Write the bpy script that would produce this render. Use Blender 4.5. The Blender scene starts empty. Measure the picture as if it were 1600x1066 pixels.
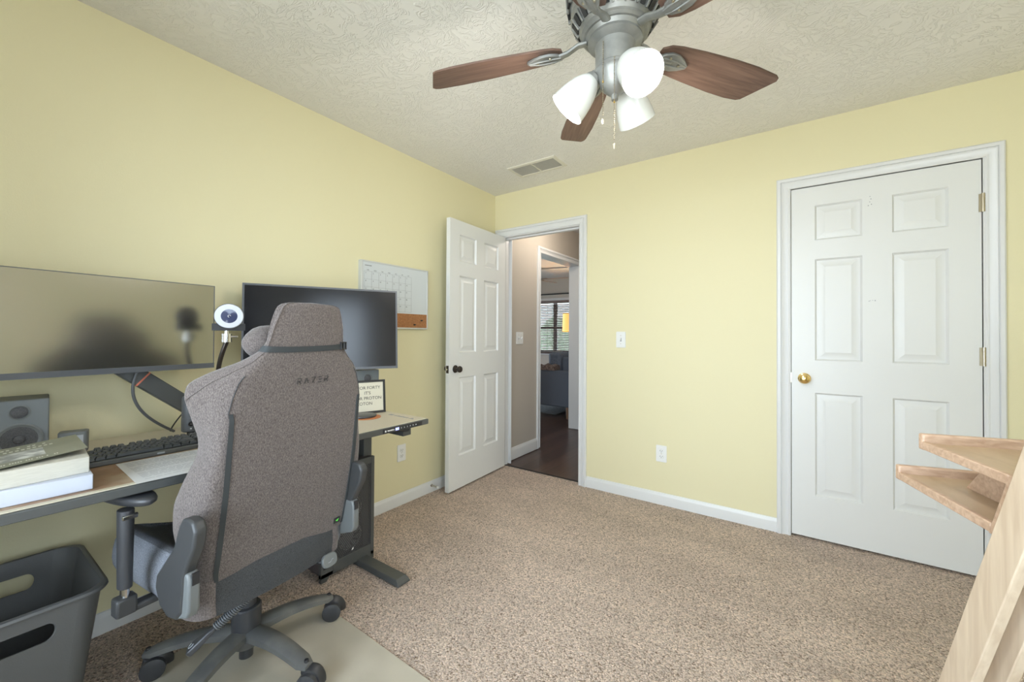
import bpy, bmesh, math, random
from math import sin, cos, pi, radians, sqrt, atan2
from mathutils import Matrix, Vector, noise
random.seed(7)
S = bpy.context.scene
COL = S.collection

# ------------------------------------------------------------------ camera
cam_d = bpy.data.cameras.new('camera'); cam = bpy.data.objects.new('camera', cam_d); COL.objects.link(cam)
Rv = Vector((0.82113049, 0.57071502, 0.00539377)); Fv = Vector((-0.5707395, 0.82107458, 0.00964131))
Rv.normalize(); Fv.normalize(); Uv = Rv.cross(Fv).normalized(); Rv = Fv.cross(Uv).normalized()
CAMZ = 1.18008
cam.matrix_world = Matrix(((Rv.x, Uv.x, -Fv.x, 0), (Rv.y, Uv.y, -Fv.y, 0), (Rv.z, Uv.z, -Fv.z, CAMZ), (0, 0, 0, 1)))
cam_d.sensor_fit = 'HORIZONTAL'; cam_d.sensor_width = 36
cam_d.lens = 632.096 * 36 / 1600
cam_d.shift_y = -(533 - 516.7) / 1600
cam_d.clip_start = 0.05; cam_d.clip_end = 100
S.camera = cam

# ------------------------------------------------------------------ world, daylight, exposure
W = bpy.data.worlds.new('world'); S.world = W; W.use_nodes = True
wn = W.node_tree.nodes; wl = W.node_tree.links
bg = wn['Background']
tc = wn.new('ShaderNodeTexCoord'); sx = wn.new('ShaderNodeSeparateXYZ'); rp = wn.new('ShaderNodeValToRGB')
wl.new(tc.outputs['Generated'], sx.inputs[0])
mp = wn.new('ShaderNodeMapRange'); mp.inputs[1].default_value = -0.3; mp.inputs[2].default_value = 0.6
wl.new(sx.outputs[2], mp.inputs[0]); wl.new(mp.outputs[0], rp.inputs[0]); wl.new(rp.outputs[0], bg.inputs[0])
rp.color_ramp.elements[0].color = (0.66, 0.72, 0.73, 1)
rp.color_ramp.elements[1].color = (0.72, 0.85, 0.98, 1)
e = rp.color_ramp.elements.new(0.36); e.color = (0.72, 0.85, 0.98, 1)
bg.inputs[1].default_value = 11.0

def portal(name, loc, rot, sx_, sy_):
    l = bpy.data.lights.new(name, 'AREA'); l.shape = 'RECTANGLE'; l.size = sx_; l.size_y = sy_
    l.cycles.is_portal = True
    o = bpy.data.objects.new(name, l); o.location = loc; o.rotation_euler = rot; COL.objects.link(o)
S.view_settings.view_transform = 'Standard'; S.view_settings.look = 'None'
S.view_settings.gamma = 1; S.view_settings.use_curve_mapping = False
S.view_settings.exposure = 0.10

FAN_W = 8.0       # watts per fan lamp
HALL_W = 11.0
LIV_W = 35.0

# ------------------------------------------------------------------ materials
def newmat(name):
    m = bpy.data.materials.new(name); m.use_nodes = True
    nt = m.node_tree; return m, nt, nt.nodes['Principled BSDF']

def nd(nt, t, **kw):
    n = nt.nodes.new(t)
    for k, v in kw.items(): setattr(n, k, v)
    return n

def mat(name, c, rough=0.5, metal=0.0, c2=None, vs=5.0, vdetail=4, bump=0.0, bs=50.0, stretch=(1, 1, 1),
        emit=None, es=0.0, spec=None, alpha=None, trans=None, coat=0.0, lo=0.35, hi=0.65, bstretch=None, bdist=0.01):
    m, nt, b = newmat(name)
    b.inputs['Base Color'].default_value = (*c, 1); b.inputs['Roughness'].default_value = rough
    b.inputs['Metallic'].default_value = metal
    if spec is not None: b.inputs['Specular IOR Level'].default_value = spec
    if coat: b.inputs['Coat Weight'].default_value = coat
    if trans is not None: b.inputs['Transmission Weight'].default_value = trans
    if alpha is not None: b.inputs['Alpha'].default_value = alpha
    if emit: b.inputs['Emission Color'].default_value = (*emit, 1); b.inputs['Emission Strength'].default_value = es
    tcn = nd(nt, 'ShaderNodeTexCoord'); 
    if c2 is not None:
        mpn = nd(nt, 'ShaderNodeMapping'); mpn.inputs['Scale'].default_value = stretch
        nt.links.new(tcn.outputs['Object'], mpn.inputs[0])
        n = nd(nt, 'ShaderNodeTexNoise'); n.inputs['Scale'].default_value = vs; n.inputs['Detail'].default_value = vdetail
        nt.links.new(mpn.outputs[0], n.inputs['Vector'])
        r = nd(nt, 'ShaderNodeValToRGB'); r.color_ramp.elements[0].position = lo; r.color_ramp.elements[1].position = hi
        r.color_ramp.elements[0].color = (*c, 1); r.color_ramp.elements[1].color = (*c2, 1)
        nt.links.new(n.outputs[0], r.inputs[0]); nt.links.new(r.outputs[0], b.inputs['Base Color'])
    if bump:
        mpn = nd(nt, 'ShaderNodeMapping'); mpn.inputs['Scale'].default_value = bstretch or (1, 1, 1)
        nt.links.new(tcn.outputs['Object'], mpn.inputs[0])
        n = nd(nt, 'ShaderNodeTexNoise'); n.inputs['Scale'].default_value = bs; n.inputs['Detail'].default_value = 3
        nt.links.new(mpn.outputs[0], n.inputs['Vector'])
        bp = nd(nt, 'ShaderNodeBump'); bp.inputs['Strength'].default_value = bump; bp.inputs['Distance'].default_value = bdist
        nt.links.new(n.outputs[0], bp.inputs['Height']); nt.links.new(bp.outputs[0], b.inputs['Normal'])
    return m

M = {}
M['yellow'] = mat('yellow_wall_paint', (0.745, 0.685, 0.44), 0.6, bump=0.12, bs=220, bdist=0.003)
M['white'] = mat('white_trim_paint', (0.71, 0.71, 0.70), 0.35)
M['door'] = mat('white_door_paint', (0.72, 0.72, 0.70), 0.38, bump=0.05, bs=60, bstretch=(1, 1, .1), bdist=0.003)
M['hallpaint'] = mat('greige_wall_paint', (0.51, 0.46, 0.395), 0.6)
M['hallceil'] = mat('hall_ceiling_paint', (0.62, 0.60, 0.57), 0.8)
M['black'] = mat('black_plastic', (0.022, 0.022, 0.024), 0.42)
M['blacks'] = mat('satin_black_plastic', (0.045, 0.046, 0.05), 0.34)
M['dgrey'] = mat('dark_grey_plastic', (0.10, 0.105, 0.11), 0.45)
M['grey'] = mat('mid_grey_plastic', (0.15, 0.16, 0.16), 0.45)
M['lgrey'] = mat('light_grey_plastic', (0.36, 0.38, 0.40), 0.5)
M['binp'] = mat('black_bin_plastic', (0.125, 0.125, 0.122), 0.40, bump=0.15, bs=300, bdist=0.002)
M['speaker'] = mat('grey_speaker_vinyl', (0.16, 0.175, 0.18), 0.55, bump=0.1, bs=300, bdist=0.001)
M['cone'] = mat('speaker_cone', (0.05, 0.05, 0.055), 0.6, c2=(0.09, 0.09, 0.09), vs=300)
M['chrome'] = mat('chrome', (0.75, 0.74, 0.72), 0.2, 1.0)
M['brass'] = mat('brass', (0.83, 0.60, 0.24), 0.18, 1.0)
M['hinge'] = mat('worn_brass_hinge', (0.52, 0.47, 0.36), 0.35, 1.0)
M['bronze'] = mat('dark_bronze', (0.06, 0.05, 0.045), 0.3, 0.8)
M['pewter'] = mat('brushed_pewter_fan_metal', (0.22, 0.225, 0.215), 0.42, 0.55, c2=(0.34, 0.34, 0.32), vs=14)
M['plate'] = mat('white_plate_plastic', (0.80, 0.80, 0.78), 0.3)
M['slot'] = mat('dark_slot', (0.02, 0.02, 0.02), 0.6)
M['screen'] = mat('matte_black_screen', (0.43, 0.43, 0.41), 0.19, 0.98)
M['screen2'] = mat('black_screen', (0.012, 0.012, 0.014), 0.17, spec=0.42)
M['mbezel'] = mat('monitor_bezel', (0.09, 0.095, 0.105), 0.35)
M['deskedge'] = mat('black_desk_edge', (0.075, 0.078, 0.075), 0.45)
M['paperw'] = mat('white_paper', (0.70, 0.70, 0.70), 0.7)
M['paperc'] = mat('cream_page_edges', (0.66, 0.64, 0.56), 0.8, c2=(0.58, 0.56, 0.49), vs=40, stretch=(1, 1, 30))
M['boxw'] = mat('white_card_box', (0.58, 0.62, 0.72), 0.5)
M['cover'] = mat('sage_green_book_cover', (0.26, 0.265, 0.19), 0.4, c2=(0.31, 0.31, 0.23), vs=8)
M['coverink'] = mat('pale_cover_lettering', (0.75, 0.75, 0.66), 0.5)
M['coverpic'] = mat('grey_cover_photo', (0.30, 0.31, 0.29), 0.45, c2=(0.75, 0.76, 0.72), vs=28, vdetail=3, lo=.4, hi=.62)
M['ink'] = mat('black_ink', (0.03, 0.03, 0.03), 0.6)
M['inkg'] = mat('grey_ink', (0.30, 0.31, 0.32), 0.6)
M['inkl'] = mat('faint_print', (0.52, 0.52, 0.53), 0.6)
M['key'] = mat('black_keycap', (0.055, 0.06, 0.062), 0.38)
M['kcase'] = mat('dark_keyboard_case', (0.10, 0.10, 0.092), 0.4)
M['fabric2'] = mat('dark_charcoal_fabric', (0.026, 0.028, 0.031), 0.85, c2=(0.065, 0.068, 0.072), vs=500, bump=.3, bs=500, bdist=.002)
M['fabric3'] = mat('lit_blue_grey_seat_fabric', (0.13, 0.14, 0.165), 0.85, c2=(0.26, 0.27, 0.30), vs=450, bump=.3, bs=500, bdist=.002)  # seat colour lightened to stand in for light falling on its side
M['strap'] = mat('charcoal_webbing', (0.035, 0.04, 0.042), 0.8, bump=.3, bs=600, bdist=.001)
M['green'] = mat('bright_green_mark', (0.15, 0.75, 0.10), 0.4)
M['chairplastic'] = mat('chair_frame_plastic', (0.045, 0.046, 0.047), 0.45)
M['dust'] = mat('dusty_grey_nylon', (0.10, 0.102, 0.10), 0.42, c2=(0.22, 0.215, 0.19), vs=7, vdetail=6, lo=.45, hi=.8)
M['led'] = mat('control_display', (0.1, 0.1, 0.3), 0.3, emit=(0.45, 0.5, 1.0), es=1.6)
M['cork'] = mat('cork_strip', (0.42, 0.19, 0.07), 0.8, c2=(0.30, 0.13, 0.05), vs=120)
M['wb'] = mat('whiteboard_surface', (0.60, 0.63, 0.64), 0.25)
M['alu'] = mat('aluminium_board_frame', (0.62, 0.63, 0.62), 0.35, 0.3)
M['orange'] = mat('orange_leather_coaster', (0.55, 0.20, 0.07), 0.6)
M['glassring'] = mat('frosted_ring_light', (0.58, 0.60, 0.66), 0.35)
M['lens'] = mat('camera_lens', (0.05, 0.06, 0.12), 0.1)
M['sofa'] = mat('blue_grey_sofa_fabric', (0.09, 0.11, 0.15), 0.85, c2=(0.18, 0.20, 0.24), vs=150, bump=.3, bs=200)
M['throw'] = mat('brown_knit_throw', (0.10, 0.07, 0.06), 0.9, c2=(0.28, 0.21, 0.18), vs=45)
M['rug'] = mat('grey_rug', (0.28, 0.28, 0.27), 0.95, c2=(0.16, 0.16, 0.16), vs=60)
M['walnut'] = mat('walnut_legs', (0.28, 0.16, 0.10), 0.4)
M['blind'] = mat('dark_wood_blind_slats', (0.15, 0.105, 0.09), 0.4)
M['rod'] = mat('black_curtain_rod', (0.02, 0.02, 0.02), 0.4)
M['shade'] = mat('amber_lamp_shade', (0.8, 0.45, 0.15), 0.6, emit=(1.0, 0.48, 0.13), es=1.1)
M['mesh'] = mat('black_steel_mesh', (0.075, 0.075, 0.078), 0.45, 0.2)
M['towerin'] = mat('tower_inside', (0.012, 0.012, 0.013), 0.8)
M['fanblade'] = mat('translucent_grey_fan', (0.30, 0.31, 0.31), 0.4)
M['toweredge'] = mat('brown_black_tower_side', (0.07, 0.058, 0.06), 0.4)
M['red'] = mat('orange_red_cable_tie', (0.70, 0.20, 0.12), 0.5)
M['grass'] = mat('grass', (0.10, 0.18, 0.06), 0.9, c2=(0.16, 0.25, 0.09), vs=3)
M['porch'] = mat('pale_grey_siding', (0.80, 0.81, 0.80), 0.8)
M['shrub'] = mat('green_leaves', (0.38, 0.47, 0.34), 0.8, c2=(0.66, 0.72, 0.60), vs=14)
M['bulb'] = mat('lit_bulb', (1, 1, 1), 0.3, emit=(1.0, 0.98, 0.97), es=3.0)

# frosted shade: bell glass lets the bulb's light through
def frosted():
    m, nt, b = newmat('frosted_white_glass')
    b.inputs['Base Color'].default_value = (0.74, 0.74, 0.70, 1); b.inputs['Roughness'].default_value = 0.25
    t = nd(nt, 'ShaderNodeBsdfTranslucent'); t.inputs[0].default_value = (0.85, 0.86, 0.80, 1)
    mx = nd(nt, 'ShaderNodeMixShader'); mx.inputs[0].default_value = 0.006
    nt.links.new(b.outputs[0], mx.inputs[1]); nt.links.new(t.outputs[0], mx.inputs[2])
    nt.links.new(mx.outputs[0], nt.nodes['Material Output'].inputs[0]); return m
M['frost'] = frosted()

def pane_glass():
    m, nt, b = newmat('window_pane')
    t = nd(nt, 'ShaderNodeBsdfTransparent'); g = nd(nt, 'ShaderNodeBsdfGlossy'); g.inputs['Roughness'].default_value = 0.02
    f = nd(nt, 'ShaderNodeFresnel'); f.inputs[0].default_value = 1.4
    mx = nd(nt, 'ShaderNodeMixShader'); nt.links.new(f.outputs[0], mx.inputs[0])
    nt.links.new(t.outputs[0], mx.inputs[1]); nt.links.new(g.outputs[0], mx.inputs[2])
    nt.links.new(mx.outputs[0], nt.nodes['Material Output'].inputs[0]); return m
M['pane'] = pane_glass()

def matplastic():
    m, nt, b = newmat('frosted_vinyl_mat')
    b.inputs['Base Color'].default_value = (0.60, 0.55, 0.45, 1); b.inputs['Roughness'].default_value = 0.33
    t = nd(nt, 'ShaderNodeBsdfTransparent'); t.inputs[0].default_value = (0.93, 0.90, 0.82, 1)
    n = nd(nt, 'ShaderNodeTexNoise'); n.inputs['Scale'].default_value = 90
    tcn = nd(nt, 'ShaderNodeTexCoord'); nt.links.new(tcn.outputs['Object'], n.inputs['Vector'])
    bp = nd(nt, 'ShaderNodeBump'); bp.inputs['Strength'].default_value = .15; bp.inputs['Distance'].default_value = .003
    nt.links.new(n.outputs[0], bp.inputs['Height']); nt.links.new(bp.outputs[0], b.inputs['Normal'])
    n2 = nd(nt, 'ShaderNodeTexNoise'); n2.inputs['Scale'].default_value = 3.0; nt.links.new(tcn.outputs['Object'], n2.inputs['Vector'])
    mr = nd(nt, 'ShaderNodeMapRange'); mr.inputs[1].default_value = .4; mr.inputs[2].default_value = .7
    mr.inputs[3].default_value = .12; mr.inputs[4].default_value = .45
    nt.links.new(n2.outputs[0], mr.inputs[0])
    mx = nd(nt, 'ShaderNodeMixShader'); nt.links.new(mr.outputs[0], mx.inputs[0])
    nt.links.new(b.outputs[0], mx.inputs[1]); nt.links.new(t.outputs[0], mx.inputs[2])
    nt.links.new(mx.outputs[0], nt.nodes['Material Output'].inputs[0]); return m
M['vinyl'] = matplastic()

def ceiling_mat():
    m, nt, b = newmat('slap_brush_ceiling')
    b.inputs['Roughness'].default_value = 0.85
    b.inputs['Base Color'].default_value = (0.80, 0.78, 0.73, 1)
    tcn = nd(nt, 'ShaderNodeTexCoord')
    # a warped coordinate field gives short curved brush strokes
    n0 = nd(nt, 'ShaderNodeTexNoise'); n0.inputs['Scale'].default_value = 4.5; n0.inputs['Detail'].default_value = 2
    nt.links.new(tcn.outputs['Object'], n0.inputs['Vector'])
    vm = nd(nt, 'ShaderNodeVectorMath', operation='SCALE'); vm.inputs['Scale'].default_value = 0.5
    nt.links.new(n0.outputs['Color'], vm.inputs[0])
    va = nd(nt, 'ShaderNodeVectorMath', operation='ADD'); nt.links.new(tcn.outputs['Object'], va.inputs[0]); nt.links.new(vm.outputs[0], va.inputs[1])
    w = nd(nt, 'ShaderNodeTexNoise'); w.inputs['Scale'].default_value = 24; w.inputs['Detail'].default_value = 4; w.inputs['Distortion'].default_value = .7
    nt.links.new(va.outputs[0], w.inputs['Vector'])
    rr = nd(nt, 'ShaderNodeValToRGB'); rr.color_ramp.elements[0].position = .47; rr.color_ramp.elements[1].position = .62
    e2 = rr.color_ramp.elements.new(.52); e2.color = (1, 1, 1, 1); rr.color_ramp.elements[0].color = (0, 0, 0, 1); rr.color_ramp.elements[2].color = (.25, .25, .25, 1)
    nt.links.new(w.outputs[0], rr.inputs[0])
    bp = nd(nt, 'ShaderNodeBump'); bp.inputs['Strength'].default_value = .50; bp.inputs['Distance'].default_value = .006
    nt.links.new(rr.outputs[0], bp.inputs['Height']); nt.links.new(bp.outputs[0], b.inputs['Normal'])
    return m
M['ceil'] = ceiling_mat()

def carpet_mat():
    m, nt, b = newmat('shag_carpet')
    b.inputs['Roughness'].default_value = 0.95; b.inputs['Specular IOR Level'].default_value = 0.1
    tcn = nd(nt, 'ShaderNodeTexCoord')
    v = nd(nt, 'ShaderNodeTexVoronoi'); v.inputs['Scale'].default_value = 150; v.inputs['Randomness'].default_value = 1
    n1 = nd(nt, 'ShaderNodeTexNoise'); n1.inputs['Scale'].default_value = 90; n1.inputs['Detail'].default_value = 3
    vm = nd(nt, 'ShaderNodeVectorMath', operation='SCALE'); vm.inputs['Scale'].default_value = 0.02
    nt.links.new(tcn.outputs['Object'], n1.inputs['Vector']); nt.links.new(n1.outputs['Color'], vm.inputs[0])
    va = nd(nt, 'ShaderNodeVectorMath', operation='ADD'); nt.links.new(tcn.outputs['Object'], va.inputs[0]); nt.links.new(vm.outputs[0], va.inputs[1])
    nt.links.new(va.outputs[0], v.inputs['Vector'])
    cr = nd(nt, 'ShaderNodeValToRGB')
    cr.color_ramp.elements[0].color = (0.92, 0.765, 0.65, 1); cr.color_ramp.elements[0].position = 0.0
    cr.color_ramp.elements[1].color = (0.30, 0.215, 0.155, 1); cr.color_ramp.elements[1].position = 0.90
    e3 = cr.color_ramp.elements.new(.45); e3.color = (0.84, 0.675, 0.56, 1)
    nt.links.new(v.outputs['Distance'], cr.inputs[0])
    # per tuft tint and broad vacuum streaks
    hs = nd(nt, 'ShaderNodeHueSaturation'); nt.links.new(cr.outputs[0], hs.inputs['Color'])
    sp = nd(nt, 'ShaderNodeSeparateColor'); nt.links.new(v.outputs['Color'], sp.inputs[0])
    mr = nd(nt, 'ShaderNodeMapRange'); mr.inputs[3].default_value = .74; mr.inputs[4].default_value = 1.2
    nt.links.new(sp.outputs[0], mr.inputs[0])
    n2 = nd(nt, 'ShaderNodeTexNoise'); n2.inputs['Scale'].default_value = 2.6; n2.inputs['Detail'].default_value = 3
    mpn = nd(nt, 'ShaderNodeMapping'); mpn.inputs['Rotation'].default_value = (0, 0, .5); mpn.inputs['Scale'].default_value = (.7, 1.8, 1)
    nt.links.new(tcn.outputs['Object'], mpn.inputs[0]); nt.links.new(mpn.outputs[0], n2.inputs['Vector'])
    mr2 = nd(nt, 'ShaderNodeMapRange'); mr2.inputs[1].default_value = .35; mr2.inputs[2].default_value = .65; mr2.inputs[3].default_value = .92; mr2.inputs[4].default_value = 1.06
    nt.links.new(n2.outputs[0], mr2.inputs[0])
    mm = nd(nt, 'ShaderNodeMath', operation='MULTIPLY'); nt.links.new(mr.outputs[0], mm.inputs[0]); nt.links.new(mr2.outputs[0], mm.inputs[1])
    nt.links.new(mm.outputs[0], hs.inputs['Value'])
    nt.links.new(hs.outputs[0], b.inputs['Base Color'])
    bp = nd(nt, 'ShaderNodeBump', invert=True); bp.inputs['Strength'].default_value = .9; bp.inputs['Distance'].default_value = .012
    nt.links.new(v.outputs['Distance'], bp.inputs['Height']); nt.links.new(bp.outputs[0], b.inputs['Normal'])
    return m
M['carpet'] = carpet_mat()

def woodfloor_mat():
    m, nt, b = newmat('dark_wood_floor')
    tcn = nd(nt, 'ShaderNodeTexCoord')
    mpn = nd(nt, 'ShaderNodeMapping'); mpn.inputs['Rotation'].default_value = (0, 0, radians(90))
    nt.links.new(tcn.outputs['Object'], mpn.inputs[0])
    br = nd(nt, 'ShaderNodeTexBrick'); br.inputs['Scale'].default_value = 1
    br.inputs['Brick Width'].default_value = 1.2; br.inputs['Row Height'].default_value = .125; br.inputs['Mortar Size'].default_value = .0018
    br.inputs['Color1'].default_value = (0.050, 0.027, 0.021, 1); br.inputs['Color2'].default_value = (0.085, 0.048, 0.036, 1)
    br.inputs['Mortar'].default_value = (0.012, 0.008, 0.006, 1); br.offset = .37
    nt.links.new(mpn.outputs[0], br.inputs['Vector'])
    n = nd(nt, 'ShaderNodeTexNoise'); n.inputs['Scale'].default_value = 6; n.inputs['Detail'].default_value = 6
    mp2 = nd(nt, 'ShaderNodeMapping'); mp2.inputs['Scale'].default_value = (8, .6, 1)
    nt.links.new(tcn.outputs['Object'], mp2.inputs[0]); nt.links.new(mp2.outputs[0], n.inputs['Vector'])
    mx = nd(nt, 'ShaderNodeMix', data_type='RGBA', blend_type='MULTIPLY'); mx.inputs[0].default_value = .6
    nt.links.new(br.outputs[0], mx.inputs[6]); nt.links.new(n.outputs[0], mx.inputs[7])
    hs = nd(nt, 'ShaderNodeHueSaturation'); hs.inputs['Value'].default_value = 1.5; nt.links.new(mx.outputs[2], hs.inputs['Color'])
    nt.links.new(hs.outputs[0], b.inputs['Base Color']); b.inputs['Roughness'].default_value = .28
    return m
M['woodfloor'] = woodfloor_mat()

def wood_mat(name, a, c, stretch, sc=4, rough=.45, bump=.1):
    m, nt, b = newmat(name)
    tcn = nd(nt, 'ShaderNodeTexCoord'); mpn = nd(nt, 'ShaderNodeMapping'); mpn.inputs['Scale'].default_value = stretch
    nt.links.new(tcn.outputs['Object'], mpn.inputs[0])
    n = nd(nt, 'ShaderNodeTexNoise'); n.inputs['Scale'].default_value = sc; n.inputs['Detail'].default_value = 7; n.inputs['Distortion'].default_value = .6
    nt.links.new(mpn.outputs[0], n.inputs['Vector'])
    r = nd(nt, 'ShaderNodeValToRGB'); r.color_ramp.elements[0].position = .33; r.color_ramp.elements[1].position = .68
    r.color_ramp.elements[0].color = (*a, 1); r.color_ramp.elements[1].color = (*c, 1)
    nt.links.new(n.outputs[0], r.inputs[0]); nt.links.new(r.outputs[0], b.inputs['Base Color'])
    b.inputs['Roughness'].default_value = rough
    if bump:
        bp = nd(nt, 'ShaderNodeBump'); bp.inputs['Strength'].default_value = bump; bp.inputs['Distance'].default_value = .003
        nt.links.new(n.outputs[0], bp.inputs['Height']); nt.links.new(bp.outputs[0], b.inputs['Normal'])
    return m
M['blade'] = wood_mat('cherry_fan_blade', (0.085, 0.045, 0.031), (0.165, 0.098, 0.070), (1.6, 24, 24), 3, .5, 0)
M['beech'] = wood_mat('beech_wood', (0.56, 0.43, 0.30), (0.69, 0.56, 0.41), (14, 14, 1.6), 4, .45)
M['beechend'] = wood_mat('beech_shelf_wood', (0.46, 0.30, 0.20), (0.62, 0.44, 0.31), (3, 18, 18), 5, .45)
M['beechtop'] = wood_mat('beech_ply_shelf', (0.46, 0.33, 0.20), (0.55, 0.41, 0.27), (6, 2, 2), 4, .4)

def fabric_mat():
    m, nt, b = newmat('heather_grey_fabric')
    tcn = nd(nt, 'ShaderNodeTexCoord')
    mpn = nd(nt, 'ShaderNodeMapping'); mpn.inputs['Scale'].default_value = (1, 1, .45)
    nt.links.new(tcn.outputs['Object'], mpn.inputs[0])
    n = nd(nt, 'ShaderNodeTexNoise'); n.inputs['Scale'].default_value = 420; n.inputs['Detail'].default_value = 3; n.inputs['Roughness'].default_value = .7
    nt.links.new(mpn.outputs[0], n.inputs['Vector'])
    r = nd(nt, 'ShaderNodeValToRGB'); r.color_ramp.elements[0].position = .36; r.color_ramp.elements[1].position = .66
    r.color_ramp.elements[0].color = (0.072, 0.059, 0.054, 1); r.color_ramp.elements[1].color = (0.190, 0.160, 0.149, 1)
    nt.links.new(n.outputs[0], r.inputs[0]); nt.links.new(r.outputs[0], b.inputs['Base Color'])
    b.inputs['Roughness'].default_value = .9; b.inputs['Specular IOR Level'].default_value = .2
    b.inputs['Sheen Weight'].default_value = .25; b.inputs['Sheen Roughness'].default_value = .5
    bp = nd(nt, 'ShaderNodeBump'); bp.inputs['Strength'].default_value = .5; bp.inputs['Distance'].default_value = .002
    nt.links.new(n.outputs[0], bp.inputs['Height']); nt.links.new(bp.outputs[0], b.inputs['Normal'])
    return m
M['fabric'] = fabric_mat()

def deskmat_mat():
    m, nt, b = newmat('printed_desk_mat')
    tcn = nd(nt, 'ShaderNodeTexCoord'); sp = nd(nt, 'ShaderNodeSeparateXYZ'); nt.links.new(tcn.outputs['Object'], sp.inputs[0])
    mr = nd(nt, 'ShaderNodeMapRange', interpolation_type='SMOOTHSTEP'); mr.inputs[1].default_value = -.20; mr.inputs[2].default_value = .20
    sub = nd(nt, 'ShaderNodeMath', operation='MULTIPLY_ADD'); sub.inputs[1].default_value = -6.0; sub.inputs[2].default_value = -.42
    nt.links.new(sp.outputs[0], sub.inputs[0]); mxm = nd(nt, 'ShaderNodeMath', operation='MAXIMUM')
    nt.links.new(sp.outputs[1], mxm.inputs[0]); nt.links.new(sub.outputs[0], mxm.inputs[1]); nt.links.new(mxm.outputs[0], mr.inputs[0])
    n = nd(nt, 'ShaderNodeTexNoise'); n.inputs['Scale'].default_value = 4.5; n.inputs['Detail'].default_value = 5
    nt.links.new(tcn.outputs['Object'], n.inputs['Vector'])
    r = nd(nt, 'ShaderNodeValToRGB')
    r.color_ramp.elements[0].color = (0.10, 0.07, 0.05, 1); r.color_ramp.elements[0].position = .3
    r.color_ramp.elements[1].color = (0.52, 0.44, 0.31, 1); r.color_ramp.elements[1].position = .7
    e4 = r.color_ramp.elements.new(.5); e4.color = (0.33, 0.20, 0.12, 1)
    nt.links.new(n.outputs[0], r.inputs[0])
    mx = nd(nt, 'ShaderNodeMix', data_type='RGBA'); nt.links.new(mr.outputs[0], mx.inputs[0])
    nt.links.new(r.outputs[0], mx.inputs[6]); mx.inputs[7].default_value = (0.60, 0.54, 0.42, 1)
    nt.links.new(mx.outputs[2], b.inputs['Base Color']); b.inputs['Roughness'].default_value = .55
    return m
M['deskmat'] = deskmat_mat()
M['matborder'] = mat('cream_mat_border', (0.60, 0.55, 0.42), 0.55)

# ------------------------------------------------------------------ geometry helpers
class G:
    def __init__(s): s.v = []; s.f = []
    def add(s, vs, fs, T=None):
        o = len(s.v)
        for p in vs:
            p = Vector(p); s.v.append(T @ p if T is not None else p)
        for f in fs: s.f.append([i + o for i in f])
        return s
    def box(s, x0, x1, y0, y1, z0, z1, T=None):
        return s.add([(x0, y0, z0), (x1, y0, z0), (x1, y1, z0), (x0, y1, z0), (x0, y0, z1), (x1, y0, z1), (x1, y1, z1), (x0, y1, z1)],
                     [(0, 3, 2, 1), (4, 5, 6, 7), (0, 1, 5, 4), (1, 2, 6, 5), (2, 3, 7, 6), (3, 0, 4, 7)], T)
    def prism(s, poly, z0, z1, T=None):      # poly in xy, extruded along z (counter clockwise)
        n = len(poly)
        vs = [(x, y, z0) for x, y in poly] + [(x, y, z1) for x, y in poly]
        fs = [tuple(range(n))[::-1], tuple(range(n, 2 * n))] + [(i, (i + 1) % n, (i + 1) % n + n, i + n) for i in range(n)]
        return s.add(vs, fs, T)
    def loft(s, loops, cap=True, close=True, T=None):
        n = len(loops[0]); vs = [p for l in loops for p in l]; fs = []
        for k in range(len(loops) - 1):
            for i in range(n if close else n - 1):
                j = (i + 1) % n
                fs.append((k * n + i, k * n + j, (k + 1) * n + j, (k + 1) * n + i))
        if cap:
            fs.append(tuple(range(n))[::-1]); b_ = (len(loops) - 1) * n; fs.append(tuple(range(b_, b_ + n)))
        return s.add(vs, fs, T)
    def cyl(s, p0, p1, r0, r1=None, n=20, T=None):
        return s.tube([p0, p1], [r0, r0 if r1 is None else r1], n, T)
    def tube(s, pts, r, n=10, T=None, cap=True, flat=None):
        pts = [Vector(p) for p in pts]; loops = []; up = None
        for i, p in enumerate(pts):
            d = (pts[min(i + 1, len(pts) - 1)] - pts[max(i - 1, 0)]).normalized()
            if up is None:
                up = Vector((0, 0, 1)) if abs(d.z) < .9 else Vector((1, 0, 0))
            a = d.cross(up).normalized(); b_ = a.cross(d).normalized(); up = b_
            rr = r[i] if isinstance(r, (list, tuple)) else r
            fa, fb = flat or (1, 1)
            loops.append([p + a * (rr * fa * cos(2 * pi * k / n)) + b_ * (rr * fb * sin(2 * pi * k / n)) for k in range(n)])
        return s.loft(loops, cap=cap, T=T)
    def lathe(s, prof, n=32, T=None, cap=False):   # prof [(r,z)]
        loops = [[(r * cos(2 * pi * k / n), r * sin(2 * pi * k / n), z) for k in range(n)] for r, z in prof]
        return s.loft(loops, cap=cap, T=T)
    def text(s, txt, size, T, ext=0.0005, align='CENTER', font_shear=0):
        c = bpy.data.curves.new('t', 'FONT'); c.body = txt; c.size = size; c.extrude = ext; c.align_x = align; c.align_y = 'CENTER'
        c.resolution_u = 3; c.shear = font_shear
        o = bpy.data.objects.new('t', c); COL.objects.link(o)
        me = bpy.data.meshes.new_from_object(o)
        s.add([v.co.copy() for v in me.vertices], [tuple(p.vertices) for p in me.polygons], T)
        bpy.data.objects.remove(o); bpy.data.curves.remove(c); bpy.data.meshes.remove(me)
        return s

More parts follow.
